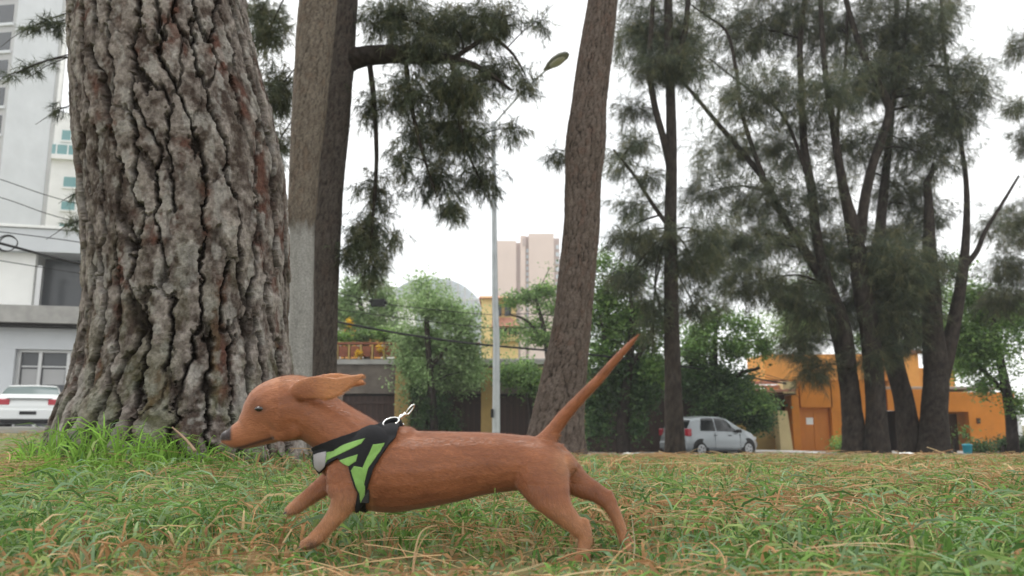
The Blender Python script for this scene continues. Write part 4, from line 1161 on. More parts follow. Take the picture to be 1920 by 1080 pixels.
def lamp_arm(end):
    a_ = pole_top + np.array([0, 0, .05])
    mid_ = a_ * .5 + end * .5 + np.array([0, 0, .05])
    V, F = tube(resample(np.array([a_, mid_, end]), 14), .021, 8); arm = mk('arm', V, F, M['steel'], lamp, smooth=True)
    d = end - a_; d[2] *= .35; d /= np.linalg.norm(d)
    sd_ = np.cross(d, [0, 0, 1]); sd_ /= np.linalg.norm(sd_); up_ = np.cross(sd_, d)
    st_ = [(-.10, .045, .04), (.0, .07, .055), (.12, .115, .075), (.32, .15, .09), (.52, .135, .08), (.64, .075, .05), (.66, .02, .02)]
    th_ = np.linspace(0, 2 * np.pi, 18, endpoint=False)
    V = np.array([end + d * s_ + sd_ * (w_ * np.cos(t)) + up_ * (h_ * (np.sin(t) if np.sin(t) > 0 else .35 * np.sin(t))) for s_, w_, h_ in st_ for t in th_])
    i, j = np.meshgrid(np.arange(len(st_) - 1), np.arange(18), indexing='ij'); a = i * 18 + j; b = i * 18 + (j + 1) % 18
    head = mk('lamp_head', V, np.stack([a, b, b + 18, a + 18], -1).reshape(-1, 4), M['lamp_body'], lamp, smooth=True)
    V = np.array([end + d * (.33 + .22 * math.cos(t)) + sd_ * .10 * math.sin(t) - up_ * (.052 if r_ else .02) for r_ in (0, 1) for t in th_])
    V = np.vstack([V, end + d * .33 - up_ * .062])
    j = np.arange(18); j1 = (j + 1) % 18
    mk('lens', V, [np.stack([j, j1, 18 + j1, 18 + j], 1), np.stack([18 + j, 18 + j1, np.full(18, 36)], 1)], M['lamp_glass'], head, smooth=True)
lamp_arm(at(1027, 128, 15.2))
lamp_arm(at(838, 232, 18.3))

# ------------------------------------------------------------------ overhead cables
def cable(pts, r, label, sag=None):
    P_ = resample(np.array([at(a_, b_, c_) for a_, b_, c_ in pts]), 60)
    V, F = tube(P_, r, 6)
    o = mk('cable', V, F, M['cable'], None, smooth=True)
    return tag(o, label, 'cable', 'cables strung above the street'), P_
_, main_c = cable([(-420, 345, 17), (0, 456, 20), (170, 499, 21), (620, 601, 24), (860, 641, 26), (1100, 664, 28), (1300, 690, 32), (1488, 722, 36.15)], .035, 'thick black cable that runs behind the lamp post below the others')
c2_, _ = cable([(-300, 400, 18), (200, 462, 21), (620, 546, 24), (710, 568, 24.7), (900, 589, 26), (1100, 604, 28), (1488, 718, 36.15)], .013, 'thin cable that carries the black splice box')
cable([(-300, 440, 18), (200, 520, 21), (620, 579, 24), (900, 613, 26), (1100, 627, 28), (1488, 720, 36.15)], .012, 'thin cable between the splice box cable and the thick one')
cable([(-200, 268, 22), (0, 336, 23), (160, 386, 24), (560, 480, 26)], .014, 'upper thin cable crossing the white towers')
cable([(-200, 316, 22), (0, 370, 23), (160, 420, 24), (560, 505, 26)], .014, 'lower thin cable crossing the white towers')
bc_ = at(709, 567, 24.7)
sp = thing('splice_box', bc_ - np.array([0, 0, .14]), 'black splice box hanging on a thin cable beside the dark pine', 'junction box')
mb = MB(); mb.box(bc_ + np.array([-.22, -.1, -.13]), bc_ + np.array([.22, .1, .10]), .0); o = mb.build('body', M['cable'], sp)
mb = MB(); mb.tube(np.array([bc_ + np.array([-.28, 0, .03]), bc_ + np.array([.28, 0, -.01])]), .045, 10); mb.build('end_cap', M['cable'], sp)
cc_ = at(15, 457, 20)
co = thing('cable_coil', cc_ - np.array([0, 0, .25]), 'coil of spare cable tied to the thick cable near the left edge', 'cable coil', )
for k in range(3):
    th_ = np.linspace(0, 2 * np.pi, 41)
    P_ = np.stack([cc_[0] + (.24 + .018 * k) * np.cos(th_), cc_[1] + .02 * np.sin(th_ * 3 + k) - .03 * k, cc_[2] + (.19 + .014 * k) * np.sin(th_)], 1)
    V, F = tube(P_, .012, 6, False); mk('loop', V, F, M['cable'], co, smooth=True)
# ------------------------------------------------------------------ cars
def make_car(name, loc, head, label, spec):
    """loc: centre on the road, head: heading angle of the nose; spec: length, half width and side profile"""
    t = thing(name, loc, label, 'car')
    L, W = spec['L'], spec['W']
    def place(V):
        V = np.asarray(V, float).copy(); V[..., 0] -= L / 2
        return rotz(V, head) + np.asarray(loc)
    xs_ = np.linspace(0, L, 191)
    f = lambda key: np.interp(xs_, *zip(*spec[key]))
    sm = lambda a: np.convolve(np.pad(a, 7, mode='edge'), np.hanning(17)[1:-1] / np.hanning(17)[1:-1].sum(), 'valid')
    zr, zb, zl, wl = sm(f('roof')), sm(f('belt')), f('low'), sm(f('width')) * W
    zb = np.minimum(zb, zr - .005)
    gw_ = np.clip((zr - zb) / .5, 0, 1)
    rows = []
    for k, x in enumerate(xs_):
        w, b_, r_, l_ = wl[k], zb[k], zr[k], zl[k]
        tum = .17 * gw_[k]
        half = [(0, l_), (w * .82, l_), (w * .96, l_ + .06), (w, l_ + .18), (w * 1.0, l_ + (b_ - l_) * .55), (w * .985, b_ - .07), (w * .95, b_)]
        for q in np.linspace(.05, 1, 16):
            half.append((w * .95 - tum * q - .05 * gw_[k] * max(0, q - .85) / .15, b_ + (r_ - b_) * q * .94))
        half += [(half[-1][0] * .8, r_ - .015 * gw_[k] - .002), (0, r_)]
        rows.append([(x, y, z) for y, z in half])
    H = np.array(rows)
    nx, nh = H.shape[:2]
    full = np.concatenate([H, (H * np.array([1, -1, 1]))[:, ::-1][:, 1:-1]], 1)
    m = full.shape[1]
    i, j = np.meshgrid(np.arange(nx - 1), np.arange(m), indexing='ij')
    a = i * m + j; b = i * m + (j + 1) % m
    F = np.stack([a, a + m, b + m, b], -1)
    mid = lambda ii: (xs_[ii] + xs_[ii + 1]) / 2
    cls = np.zeros((nx - 1, m), int)
    for ii in range(nx - 1):
        x = mid(ii)
        for jj in range(m):
            k = jj if jj < nh - 1 else m - 1 - jj             # mirrored side index
            if 7 <= k <= 20 and gw_[ii] > .35:
                for n_, (x0, x1) in enumerate(spec['side_glass']):
                    q0 = (k - 7) / 14
                    if x0 < x < x1 and x0 + spec['rake'][n_][0] * q0 ** 1.6 < x < x1 - spec['rake'][n_][1] * q0: cls[ii, jj] = 1 + n_
            if k >= 22 and spec['rear_glass'][0] < x < spec['rear_glass'][1]: cls[ii, jj] = 8
            if k >= 22 and spec['wind'][0] < x < spec['wind'][1]: cls[ii, jj] = 9
    Vw = place(full.reshape(-1, 3))
    def sub(nm, sel, mm, par, sm_=True):
        f_ = F[sel]
        if not len(f_): return None
        u, inv = np.unique(f_, return_inverse=True)
        return mk(nm, Vw[u], inv.reshape(f_.shape), M[mm], par, None, sm_)
    k0, k1 = len(full) * 0, (nx - 1) * m
    body = sub('body', cls == 0, spec['paint'], t)
    # closed ends
    for off, fl_ in ((k0, 0), (k1, 1)):
        ring = np.arange(m) + off
        mk('end_panel', Vw[ring], np.array([np.arange(m) if fl_ else np.arange(m)[::-1]]), M[spec['paint']], body)
    for n_ in range(len(spec['side_glass'])):
        for s_ in (0, 1):
            sel = (cls == 1 + n_); sel[:, nh - 1:] &= bool(s_); sel[:, :nh - 1] &= not s_
            sub('side_window', sel, 'car_glass', t)
    sub('rear_window', cls == 8, spec.get('rg', 'car_glass'), t); sub('windscreen', cls == 9, 'car_glass', t)
    def lb(nm, lo, hi, mm, par=t, bev=.02):
        V, F_ = bevel_box(np.array(lo, float), np.array(hi, float), min(bev, .3 * min(abs(h - l) for l, h in zip(lo, hi))))
        return mk(nm, place(V), F_, M[mm], par)
    for (x, side) in [(spec['ax'][0], 1), (spec['ax'][0], -1), (spec['ax'][1], 1), (spec['ax'][1], -1)]:
        r = spec['wr']
        w_ = np.interp(x, xs_, wl)
        def disc(y0, y1, r0, r1, z=r):
            th_ = np.linspace(0, 2 * np.pi, 28, endpoint=False)
            ring = lambda y, q: np.stack([x + q * np.cos(th_), np.full(28, y * side), z + q * np.sin(th_)], 1)
            V = np.vstack([ring(y0, r0), ring(y0 * .3 + y1 * .7, r0), ring(y1, r1), [[x, y1 * side, z]]])
            j = np.arange(28); j1 = (j + 1) % 28
            Fq = np.concatenate([np.stack([j, j1, 28 + j1, 28 + j], 1), np.stack([28 + j, 28 + j1, 56 + j1, 56 + j], 1)])
            Ft = np.stack([56 + j, 56 + j1, np.full(28, 84)], 1)
            return place(V), [Fq, Ft]
        V, F_ = disc(w_ - .25, w_ + .006, r + .085, r + .075, r + .03); mk('wheel_arch', V, F_, M['trim'], body)
        V, F_ = disc(w_ - .2, w_ + .018, r, r * .9); wh = mk('wheel', V, F_, M['tyre'], t, smooth=False)
        V, F_ = disc(w_ + .010, w_ + .026, r * .64, r * .55); mk('rim', V, F_, M['rim'], wh)
        for q in range(5):
            a_ = q * 2 * math.pi / 5
            c_ = np.array([x + r * .36 * math.cos(a_ + .6), (w_ + .0275) * side, r + r * .36 * math.sin(a_ + .6)])
            th_ = np.linspace(0, 2 * np.pi, 8, endpoint=False)
            V = np.stack([c_[0] + r * .12 * np.cos(th_), np.full(8, c_[1]), c_[2] + r * .12 * np.sin(th_)], 1)
            mk('spoke_gap', place(V), np.array([np.arange(8)]), M['trim'], wh)
    for d_ in spec['details']:
        lb(*d_)
    return t, place

# silver hatchback parked across the street
hx = at(1333, 855, 31.0)
ha = math.radians(31)
hatch = dict(L=3.78, W=.83, wr=.30, ax=(.62, 3.05), paint='silver', rg='car_glass',
             roof=[(0, .62), (.04, .98), (.12, 1.10), (.36, 1.42), (.6, 1.49), (1.2, 1.53), (1.8, 1.52), (2.2, 1.44), (2.75, 1.08), (3.0, 1.0), (3.4, .90), (3.68, .74), (3.78, .55)],
             belt=[(0, .6), (.06, .94), (.5, .96), (2.6, .90), (3.0, .86), (3.78, .5)],
             low=[(0, .34), (.15, .22), (3.6, .2), (3.78, .32)], width=[(0, .84), (.2, .95), (.8, 1), (2.9, 1), (3.5, .93), (3.78, .72)],
             side_glass=[(.66, 1.42), (1.45, 2.64)], rake=[(.18, .0), (.0, .62)], rear_glass=(.11, .36), wind=(2.22, 2.78),
             details=[('tail_light', (.015, .60, .80), (.20, .80, 1.06), 'red_lens'), ('tail_light', (.015, -.80, .80), (.20, -.60, 1.06), 'red_lens'),
                      ('rear_bumper', (-.05, -.70, .34), (.10, .70, .58), 'silver'), ('number_plate', (-.062, -.25, .62), (.02, .25, .74), 'plate'),
                      ('door_handle', (1.25, -.852, .80), (1.42, -.83, .83), 'trim'), ('door_handle', (2.0, -.852, .79), (2.17, -.83, .82), 'trim'),
                      ('door_handle', (1.25, .83, .80), (1.42, .852, .83), 'trim'), ('door_handle', (2.0, .83, .79), (2.17, .852, .82), 'trim'),
                      ('mirror', (2.42, -.98, .90), (2.58, -.80, 1.03), 'trim'), ('mirror', (2.42, .80, .90), (2.58, .98, 1.03), 'trim'),
                      ('headlight', (3.42, -.68, .62), (3.66, -.44, .74), 'alu'), ('headlight', (3.42, .42, .62), (3.66, .66, .74), 'alu'),
                      ('sill', (.95, -.845, .2), (2.7, -.80, .27), 'trim'), ('sill', (.95, .80, .2), (2.7, .845, .27), 'trim'),
                      ('door_seam', (1.325, -.836, .34), (1.335, -.80, .90), 'trim'), ('door_seam', (2.62, -.836, .34), (2.63, -.80, .86), 'trim')])
make_car('parked_car', (hx[0], 31.0, float(ground(hx[0], 31.0)) + .045), ha, 'silver small hatchback parked under the spreading tree', hatch)
# white saloon seen from behind on the left
sx = at(47, 815, 24.2)
saloon = dict(L=4.55, W=.90, wr=.33, ax=(.95, 3.6), paint='white_paint', rg='car_glass_pale',
              roof=[(0, .60), (.03, .95), (.08, 1.05), (.55, 1.10), (1.05, 1.30), (1.45, 1.43), (2.1, 1.48), (2.6, 1.42), (3.35, 1.03), (4.1, .88), (4.45, .72), (4.55, .55)],
              belt=[(0, .58), (.05, .9), (.5, 1.0), (2.8, .94), (3.4, .9), (4.55, .5)],
              low=[(0, .36), (.2, .22), (4.3, .2), (4.55, .32)], width=[(0, .88), (.15, .95), (.9, 1), (3.5, 1), (4.2, .93), (4.55, .72)],
              side_glass=[(.95, 1.85), (1.90, 3.1)], rake=[(.45, .0), (.0, .62)], rear_glass=(.62, 1.36), wind=(2.62, 3.36),
              details=[('tail_light', (.0, .50, .78), (.14, .81, .96), 'red_lens'), ('tail_light', (.0, -.81, .78), (.14, -.50, .96), 'red_lens'),
                       ('rear_bumper', (-.06, -.78, .36), (.12, .78, .66), 'white_paint'), ('bumper_lip', (-.045, -.70, .24), (.10, .70, .355), 'trim'), ('number_plate', (-.075, -.22, .50), (-.061, .22, .60), 'trim'),
                       ('boot_seam', (-.004, -.6, .985), (.10, .6, .995), 'trim'),
                       ('mirror', (2.75, -1.08, .95), (2.92, -.86, 1.08), 'white_paint'), ('mirror', (2.75, .86, .95), (2.92, 1.08, 1.08), 'white_paint'),
                       ('headlight', (4.2, -.7, .62), (4.45, -.45, .76), 'paper'), ('headlight', (4.2, .45, .62), (4.45, .7, .76), 'paper')])
make_car('parked_car', (sx[0] - 1.1, 26.3, float(ground(sx[0] - 1, 26.3)) + .045), math.radians(118), 'white saloon seen from behind, cut by the left edge', saloon)
# ------------------------------------------------------------------ the running dog
YDG = 1.28
SD = mpp(YDG)
def dpt(px, py, dy=0.0):
    p = at(px, py, YDG); p[1] += dy * SD
    return p
def loft(stations, n=20, sub=5):
    """stations: (px, py, r_in_plane, r_depth, dy) in pixels along a path; elliptic rings, rounded ends"""
    st = np.array([[s_[0], s_[1], 0, *s_[2:]] for s_ in stations], float)
    st = np.c_[st[:, :2], st[:, 5], st[:, 3:5]]          # px py dy rin rdep
    rs = resample(st, max(8, sub * len(st)))
    P = np.array([dpt(a_, b_, c_) for a_, b_, c_ in rs[:, :3]])
    T = unit(np.gradient(P, axis=0))
    Yv = np.array([0, 1.0, 0]); Yv = np.repeat(Yv[None], len(P), 0); Yv = unit(Yv - T * (T * Yv).sum(1)[:, None])
    Nv = np.cross(T, Yv)
    th = np.linspace(0, 2 * np.pi, n, endpoint=False)
    rin, rde = np.maximum(rs[:, 3], 1.5) * SD, np.maximum(rs[:, 4], 1.5) * SD
    # rounded caps
    rings, Pc = [], []
    def ring(p, a_, b_, k): return p + a_ * np.cos(th)[:, None] * Nv[k] + b_ * np.sin(th)[:, None] * Yv[k]
    for q in (80, 55, 28):
        f_ = math.cos(math.radians(q)); o = -math.sin(math.radians(q)) * min(rin[0], rde[0])
        rings.append(ring(P[0] + T[0] * o, rin[0] * f_, rde[0] * f_, 0))
    for k in range(len(P)): rings.append(ring(P[k], rin[k], rde[k], k))
    for q in (28, 55, 80):
        f_ = math.cos(math.radians(q)); o = math.sin(math.radians(q)) * min(rin[-1], rde[-1])
        rings.append(ring(P[-1] + T[-1] * o, rin[-1] * f_, rde[-1] * f_, -1))
    V = np.vstack(rings); m = len(rings)
    i, j = np.meshgrid(np.arange(m - 1), np.arange(n), indexing='ij'); a = i * n + j; b = i * n + (j + 1) % n
    F = [list(map(int, f)) for f in np.stack([a, b, b + n, a + n], -1).reshape(-1, 4)]
    F.append(list(range(n))[::-1]); F.append([(m - 1) * n + k for k in range(n)])
    return V, F
def vst(rows):
    """torso and head stations given by (x, top, bottom, half depth)"""
    return [(x, (t_ + b_) / 2, (b_ - t_) / 2, h_, 0) for x, t_, b_, h_ in rows]
dog_parts = [
    # trunk of the body
    vst([(1056, 846, 896, 32), (1040, 834, 908, 44), (1005, 822, 915, 49), (960, 816, 918, 42), (900, 812, 926, 46), (840, 811, 940, 55), (780, 810, 951, 64), (735, 806, 957, 67), (695, 803, 950, 62), (660, 804, 926, 54), (632, 818, 896, 42)]),
    # neck
    [(705, 862, 58, 54, 0), (668, 834, 55, 50, 0), (630, 806, 50, 45, 0), (595, 783, 49, 42, 0), (565, 770, 50, 42, 0)],
    # skull
    vst([(602, 724, 812, 32), (575, 709, 822, 42), (545, 704, 825, 47), (513, 714, 830, 43), (495, 735, 834, 34), (482, 758, 836, 27)]),
    # muzzle
    vst([(505, 752, 832, 33), (482, 769, 837, 26), (462, 783, 841, 21), (446, 793, 842, 18.5), (433, 801, 839, 16), (425, 807, 834, 12)]),
    # cheek
    [(556, 792, 30, 14, -26), (522, 802, 26, 12, -20)],
    [(556, 792, 30, 14, 26), (522, 802, 26, 12, 20)],
    # elbow, hocks and knee
    [(670, 925, 17, 14, -44), (671, 945, 9, 8, -45)],
    [(1088, 978, 15, 11, -42), (1098, 993, 8, 8, -42)],
    [(1143, 934, 14, 11, 40), (1154, 944, 8, 8, 40)],

    # brow above the eye
    [(505, 747, 10, 9, -29), (492, 757, 8, 8, -25)],
    [(505, 747, 10, 9, 29), (492, 757, 8, 8, 25)],
    # withers and shoulder blades
    [(735, 818, 20, 40, 0), (765, 818, 18, 36, 0)],
    [(712, 830, 34, 22, -36), (668, 880, 42, 26, -40), (655, 915, 34, 24, -42)],
    [(712, 830, 34, 22, 36), (660, 875, 40, 24, 38), (640, 890, 30, 22, 40)],
    # near fore leg
    [(668, 900, 34, 24, -44), (657, 930, 28, 20, -46), (645, 953, 18.5, 15, -46), (627, 976, 14.5, 13, -46), (612, 993, 13, 12.5, -46), (604, 1001, 13.5, 14, -46)],
    [(606, 1000, 12.5, 14, -46), (595, 1008, 11, 16, -46), (583, 1013, 8.5, 15, -46)],
    # far fore leg
    [(648, 886, 30, 22, 42), (618, 900, 22, 18, 44), (588, 920, 17.5, 15, 44), (563, 939, 14.5, 13, 44), (548, 950, 13.5, 13, 44)],
    [(553, 948, 13, 14, 44), (540, 956, 12, 15, 44), (530, 961, 9, 13, 44)],
    # near hind leg: thigh, shank, hock, foot
    [(1000, 866, 44, 30, -20), (1014, 890, 50, 30, -27), (1030, 924, 38, 25, -36), (1047, 950, 25, 19, -42), (1067, 971, 18, 15, -42), (1085, 988, 15, 12.5, -42)],
    [(1087, 984, 15, 12, -42), (1092, 1004, 12.5, 11, -42), (1090, 1024, 11.5, 11, -42), (1086, 1040, 13, 13, -42)],
    [(1089, 1038, 14, 15, -42), (1074, 1047, 12, 17, -42), (1062, 1050, 8, 14, -42)],
    # far hind leg stretched back
    [(1030, 870, 44, 28, 30), (1062, 892, 35, 25, 36), (1092, 912, 24, 18, 40), (1120, 926, 18.5, 15, 40), (1143, 942, 15.5, 12, 40)],
    [(1140, 938, 15.5, 12, 40), (1158, 968, 12, 10.5, 40), (1171, 1000, 10.5, 10, 40), (1180, 1022, 12, 12, 40)],
    [(1177, 1016, 13, 13, 40), (1184, 1032, 12, 15, 40), (1182, 1044, 9, 14, 40)],
    # rump and tail
    [(985, 848, 32, 28, 0), (1014, 838, 23, 20, 0), (1034, 812, 15, 14, 0), (1056, 782, 12, 11.5, 0), (1088, 747, 10.2, 10, 0), (1122, 712, 9, 8.5, 0), (1154, 675, 7.5, 7, 0), (1180, 647, 5.5, 5.5, 0), (1193, 632, 2.5, 2.5, 0)],
    # ears thrown back by the run: near and far
    [(558, 740, 12, 7, -37), (577, 733, 19, 5.5, -48), (604, 729, 22, 3.6, -57), (632, 730, 21.5, 3.0, -61), (653, 723, 15, 3.0, -58), (674, 713, 8.5, 3.0, -54), (690, 707, 4, 2.8, -49)],
    [(560, 728, 12, 7, 38), (590, 718, 18, 6, 46), (620, 713, 17, 5.5, 52), (648, 712, 12, 5, 54), (668, 714, 6, 5, 52)],
]
for q_, (fx, fy, fd) in enumerate([(584, 1012, -46), (532, 960, 44), (1064, 1048, -42), (1182, 1042, 40)]):      # toes
    for k in (-1.5, -.5, .5, 1.5):
        if q_ == 3: dog_parts.append([(1183, 1034, 6, 5, 40 + k * 7.5), (1180, 1046 - abs(k) * 2, 6, 5, 40 + k * 7.5)])
        else: dog_parts.append([(fx + 8, fy - 2, 7, 5, fd + k * 7.5), (fx - 3 + abs(k) * 2.5, fy + 3, 6, 5, fd + k * 7.8)])
bm = bmesh.new()
for st in dog_parts:
    V, F = loft(st)
    vs = [bm.verts.new(v) for v in V]
    for f in F:
        try: bm.faces.new([vs[k] for k in f])
        except ValueError: pass
bmesh.ops.recalc_face_normals(bm, faces=bm.faces)
tmp_me = bpy.data.meshes.new('tmp'); bm.to_mesh(tmp_me); bm.free()
tmp = bpy.data.objects.new('tmp', tmp_me); COL.objects.link(tmp)
rm = tmp.modifiers.new('r', 'REMESH'); rm.mode = 'VOXEL'; rm.voxel_size = .0021
sm_ = tmp.modifiers.new('s', 'CORRECTIVE_SMOOTH') if False else tmp.modifiers.new('s', 'SMOOTH'); sm_.factor = .5; sm_.iterations = 9
bpy.context.view_layer.update()
dg = bpy.context.evaluated_depsgraph_get()
body_me = bpy.data.meshes.new_from_object(tmp.evaluated_get(dg))
bpy.data.objects.remove(tmp)

n = len(body_me.vertices)
co = np.zeros(n * 3, np.float32); body_me.vertices.foreach_get('co', co); co = co.reshape(-1, 3).astype(float)
nrm = np.zeros(n * 3, np.float32); body_me.vertices.foreach_get('normal', nrm); nrm = nrm.reshape(-1, 3)
# pixel coordinates of the vertices, to lay out the coat's markings and its painted light
d_ = co - np.array([0, 0, CAM_H])
zc = d_[:, 1] * CP + d_[:, 2] * SP
pxv = 960 + FPX * d_[:, 0] / zc; pyv = 540 - FPX * (-d_[:, 1] * SP + d_[:, 2] * CP) / zc
red = np.array((.33, .125, .056)); tan = np.array((.47, .23, .11)); deepc = np.array((.19, .064, .030))
c = np.tile(red, (n, 1))
def blend(colr, w):
    global c
    w = np.clip(w, 0, 1)[:, None]; c = c * (1 - w) + np.array(colr) * w
nz = fnoise(pxv / 40, pyv / 25, 5, None, 4)
blend(deepc, (nz - .45) * 1.2)
blend(tan, .75 * sstep(905, 960, pyv) * (pxv < 700)); blend(tan, .7 * sstep(925, 990, pyv) * (pxv > 960))
blend(tan, .65 * np.exp(-(((pxv - 1058) / 20) ** 2 + ((pyv - 868) / 24) ** 2)))
blend((.42, .17, .08), .55 * np.exp(-(((pxv - 455) / 45) ** 2 + ((pyv - 805) / 30) ** 2)))
blend((.50, .22, .09), .5 * np.exp(-(((pxv - 545) / 50) ** 2 + ((pyv - 712) / 14) ** 2)))  # lit top of the head painted into the coat
ear = (np.abs(co[:, 1] - YDG) > 45 * SD) & (pyv < 765) & (pxv > 575) & (pxv < 700)
blend((.52, .235, .095), .8 * ear * sstep(572, 625, pxv))  # backlit glow of the ears painted as a lighter colour
# dark lip line and nostril edge, dark pads
lip = np.exp(-((pyv - (838 - .30 * (pxv - 455))) / 3.4) ** 2) * (pxv > 434) * (pxv < 514)
blend((.05, .02, .016), .9 * lip)
eye_s = np.exp(-(((pxv - 487) / 13) ** 2 + ((pyv - 767) / 7) ** 2)); blend((.10, .045, .03), .8 * eye_s)
nose_m = sstep(437, 430, pxv) * sstep(828, 824, pyv); blend((.045, .032, .032), nose_m)
for (fx, fy, w_) in [(584, 1020, 12), (534, 966, 10), (1066, 1056, 12), (1192, 1036, 9)]:
    blend((.09, .055, .045), .85 * np.exp(-(((pxv - fx) / w_) ** 2 + ((pyv - fy) / 7) ** 2)))
at_c = body_me.attributes.new('Col', 'FLOAT_COLOR', 'POINT')
c4 = np.ones((n, 4), np.float32); c4[:, :3] = c; at_c.data.foreach_set('color', c4.ravel())
body_me.polygons.foreach_set('use_smooth', np.ones(len(body_me.polygons), bool))
M['coat'] = mat('short_red_coat', attr=True, rough=.62, spec=.25, sheen=.25, nscale=90, namt=.08, bump=.0009, bscale=420, stretch=(.25, 1, 1))
body_me.materials.clear(); body_me.materials.append(M['coat'])
dog_base = np.array([at(850, 900, YDG)[0], YDG, 0.0])
dog = thing('dog', dog_base, 'small red brown dachshund running left in a black and green harness', 'dog')
body_me.transform(Matrix.Translation(-Vector(dog_base)))
body_o = bpy.data.objects.new('body', body_me); body_me.name = 'body'
link(body_o, dog)
tree_bvh = BVHTree.FromPolygons([tuple(v) for v in co], [tuple(p.vertices) for p in body_me.polygons])
def hit(px, py, far=False):
    o = Vector((0, 0, CAM_H)); p = Vector(at(px, py, YDG)); d = (p - o).normalized()
    if far: r_ = tree_bvh.ray_cast(Vector(at(px, py, YDG)) + Vector((0, .4, 0)), Vector((0, -1, 0)))
    else: r_ = tree_bvh.ray_cast(o, d)
    return (np.array(r_[0]), np.array(r_[1])) if r_[0] else (np.array(p), np.array((0, -1, 0)))
def ball(name, c_, rad, mm, parent, squash=(1, 1, 1), n1=14, n2=10):
    th_, ph_ = np.meshgrid(np.linspace(0, 2 * np.pi, n1, endpoint=False), np.linspace(0, np.pi, n2), indexing='ij')
    V = np.stack([np.cos(th_) * np.sin(ph_), np.sin(th_) * np.sin(ph_), np.cos(ph_)], -1) * rad * np.array(squash) + c_
    i, j = np.meshgrid(np.arange(n1), np.arange(n2 - 1), indexing='ij'); a = i * n2 + j; b = ((i + 1) % n1) * n2 + j
    return mk(name, V.reshape(-1, 3), np.stack([a, a + 1, b + 1, b], -1).reshape(-1, 4), mm, parent, smooth=True)
M['eye'] = mat('dog_eye', (.012, .008, .006), .08, spec=.8)
M['nose'] = mat('dog_nose', (.05, .042, .042), .38, spec=.5, bump=.0006, bscale=500)
for far in (False, True):
    p, n_ = hit(487, 767, far)
    ball('eye', p - n_ * .0030, .0074, M['eye'], dog, (1.35, .75, .6))
nose_c = dpt(427, 816, 0)
nose = ball('nose', nose_c, 1.0, M['nose'], dog, (10 * SD, 12 * SD, 9.5 * SD), 20, 14)
for s_ in (-1, 1):
    ball('nostril', nose_c + np.array([-7.0 * SD, s_ * 6.0 * SD, .5 * SD]), 2.9 * SD, M['eye'], nose, (.9, 1, .7), 10, 8)

for (fx, fy, fd) in [(584, 1012, -46), (532, 960, 44), (1064, 1048, -42)]:
    for k in (-1.5, -.5, .5, 1.5):
        a_, b_ = dpt(fx - 7 + abs(k) * 2.5, fy + 4, fd + k * 7.8), dpt(fx - 14 + abs(k) * 2.5, fy + 9, fd + k * 7.8)
        V, F = tube(np.array([a_, (a_ + b_) / 2 + np.array([0, 0, .0006]), b_]), [.0016, .0012, .0003], 6); mk('claw', V, F, M['nose'], dog, smooth=True)
# --- harness: cloth cut from the body's own surface so it follows the chest and shoulders
def cloth(name, polys, off, mm, parent, thick=.0012, side=0):
    bmh = bmesh.new()
    for poly in polys:
        b1 = bmesh.new(); b1.from_mesh(body_me)
        for v in b1.verts: v.co = v.co + Vector(dog_base)
        W3 = [Vector(dpt(a_, b_)) for a_, b_ in poly]
        cen = sum(W3, Vector()) / len(W3)
        eye_o = Vector((0, 0, CAM_H))
        for k in range(len(W3)):
            p, q = W3[k], W3[(k + 1) % len(W3)]
            nn_ = (q - p).cross(Vector((0, 1, 0)))
            if nn_.dot(cen - p) > 0: nn_ = -nn_
            bmesh.ops.bisect_plane(b1, geom=b1.verts[:] + b1.edges[:] + b1.faces[:], plane_co=p, plane_no=nn_, clear_outer=True)
        if side:
            bmesh.ops.bisect_plane(b1, geom=b1.verts[:] + b1.edges[:] + b1.faces[:], plane_co=Vector((0, YDG, 0)), plane_no=Vector((0, side, 0)), clear_outer=True)
        bmap = {}
        for v in b1.verts:
            bmap[v] = bmh.verts.new(v.co + v.normal * off)
        for f in b1.faces:
            try: bmh.faces.new([bmap[v] for v in f.verts])
            except ValueError: pass
        b1.free()
    bmesh.ops.remove_doubles(bmh, verts=bmh.verts, dist=.0003)
    bmh.normal_update()
    me = bpy.data.meshes.new(name); bmh.to_mesh(me); bmh.free()
    me.transform(Matrix.Translation(-Vector(dog_base)))
    me.polygons.foreach_set('use_smooth', np.ones(len(me.polygons), bool))
    me.materials.append(mm)
    o = bpy.data.objects.new(name, me); link(o, parent)
    so = o.modifiers.new('thickness', 'SOLIDIFY'); so.thickness = thick; so.offset = 1
    return o
M['webbing'] = mat('black_webbing', (.018, .018, .02), .85, spec=.25, bump=.0008, bscale=900)
M['green_mesh'] = mat('green_mesh_cloth', (.22, .40, .105), .8, spec=.2, sheen=.2, bump=.0008, bscale=1100, nscale=60, namt=.12)
M['reflect'] = mat('reflective_grey', (.36, .34, .35), .45, spec=.5, bump=.0004, bscale=700)
M['chrome'] = mat('bright_steel', (.80, .80, .78), .18, metal=1)
harness = cloth('harness', [[(592, 836), (640, 821), (648, 858), (606, 884), (594, 872)], [(640, 821), (692, 806), (702, 840), (648, 858)],
                            [(692, 806), (722, 794), (752, 800), (748, 822), (735, 838), (702, 840)],
                            [(702, 840), (735, 838), (714, 872), (668, 872), (648, 858)],
                            [(668, 872), (714, 872), (700, 912), (682, 918), (673, 895)],
                            [(682, 918), (700, 912), (692, 952), (680, 960), (674, 950)]], .0030, M['webbing'], dog, thick=.0022)
tag(harness, 'black harness with bright green mesh panels')
for sd2 in (1, -1): cloth('green_panel', [[(624, 848), (660, 835), (662, 847), (624, 866)], [(660, 835), (697, 822), (690, 832), (662, 847)]], .0046, M['green_mesh'], harness, side=sd2)
for sd2 in (1, -1): cloth('green_panel', [[(652, 862), (684, 850), (681, 862), (668, 871), (660, 868)]], .0046, M['green_mesh'], harness, side=sd2)
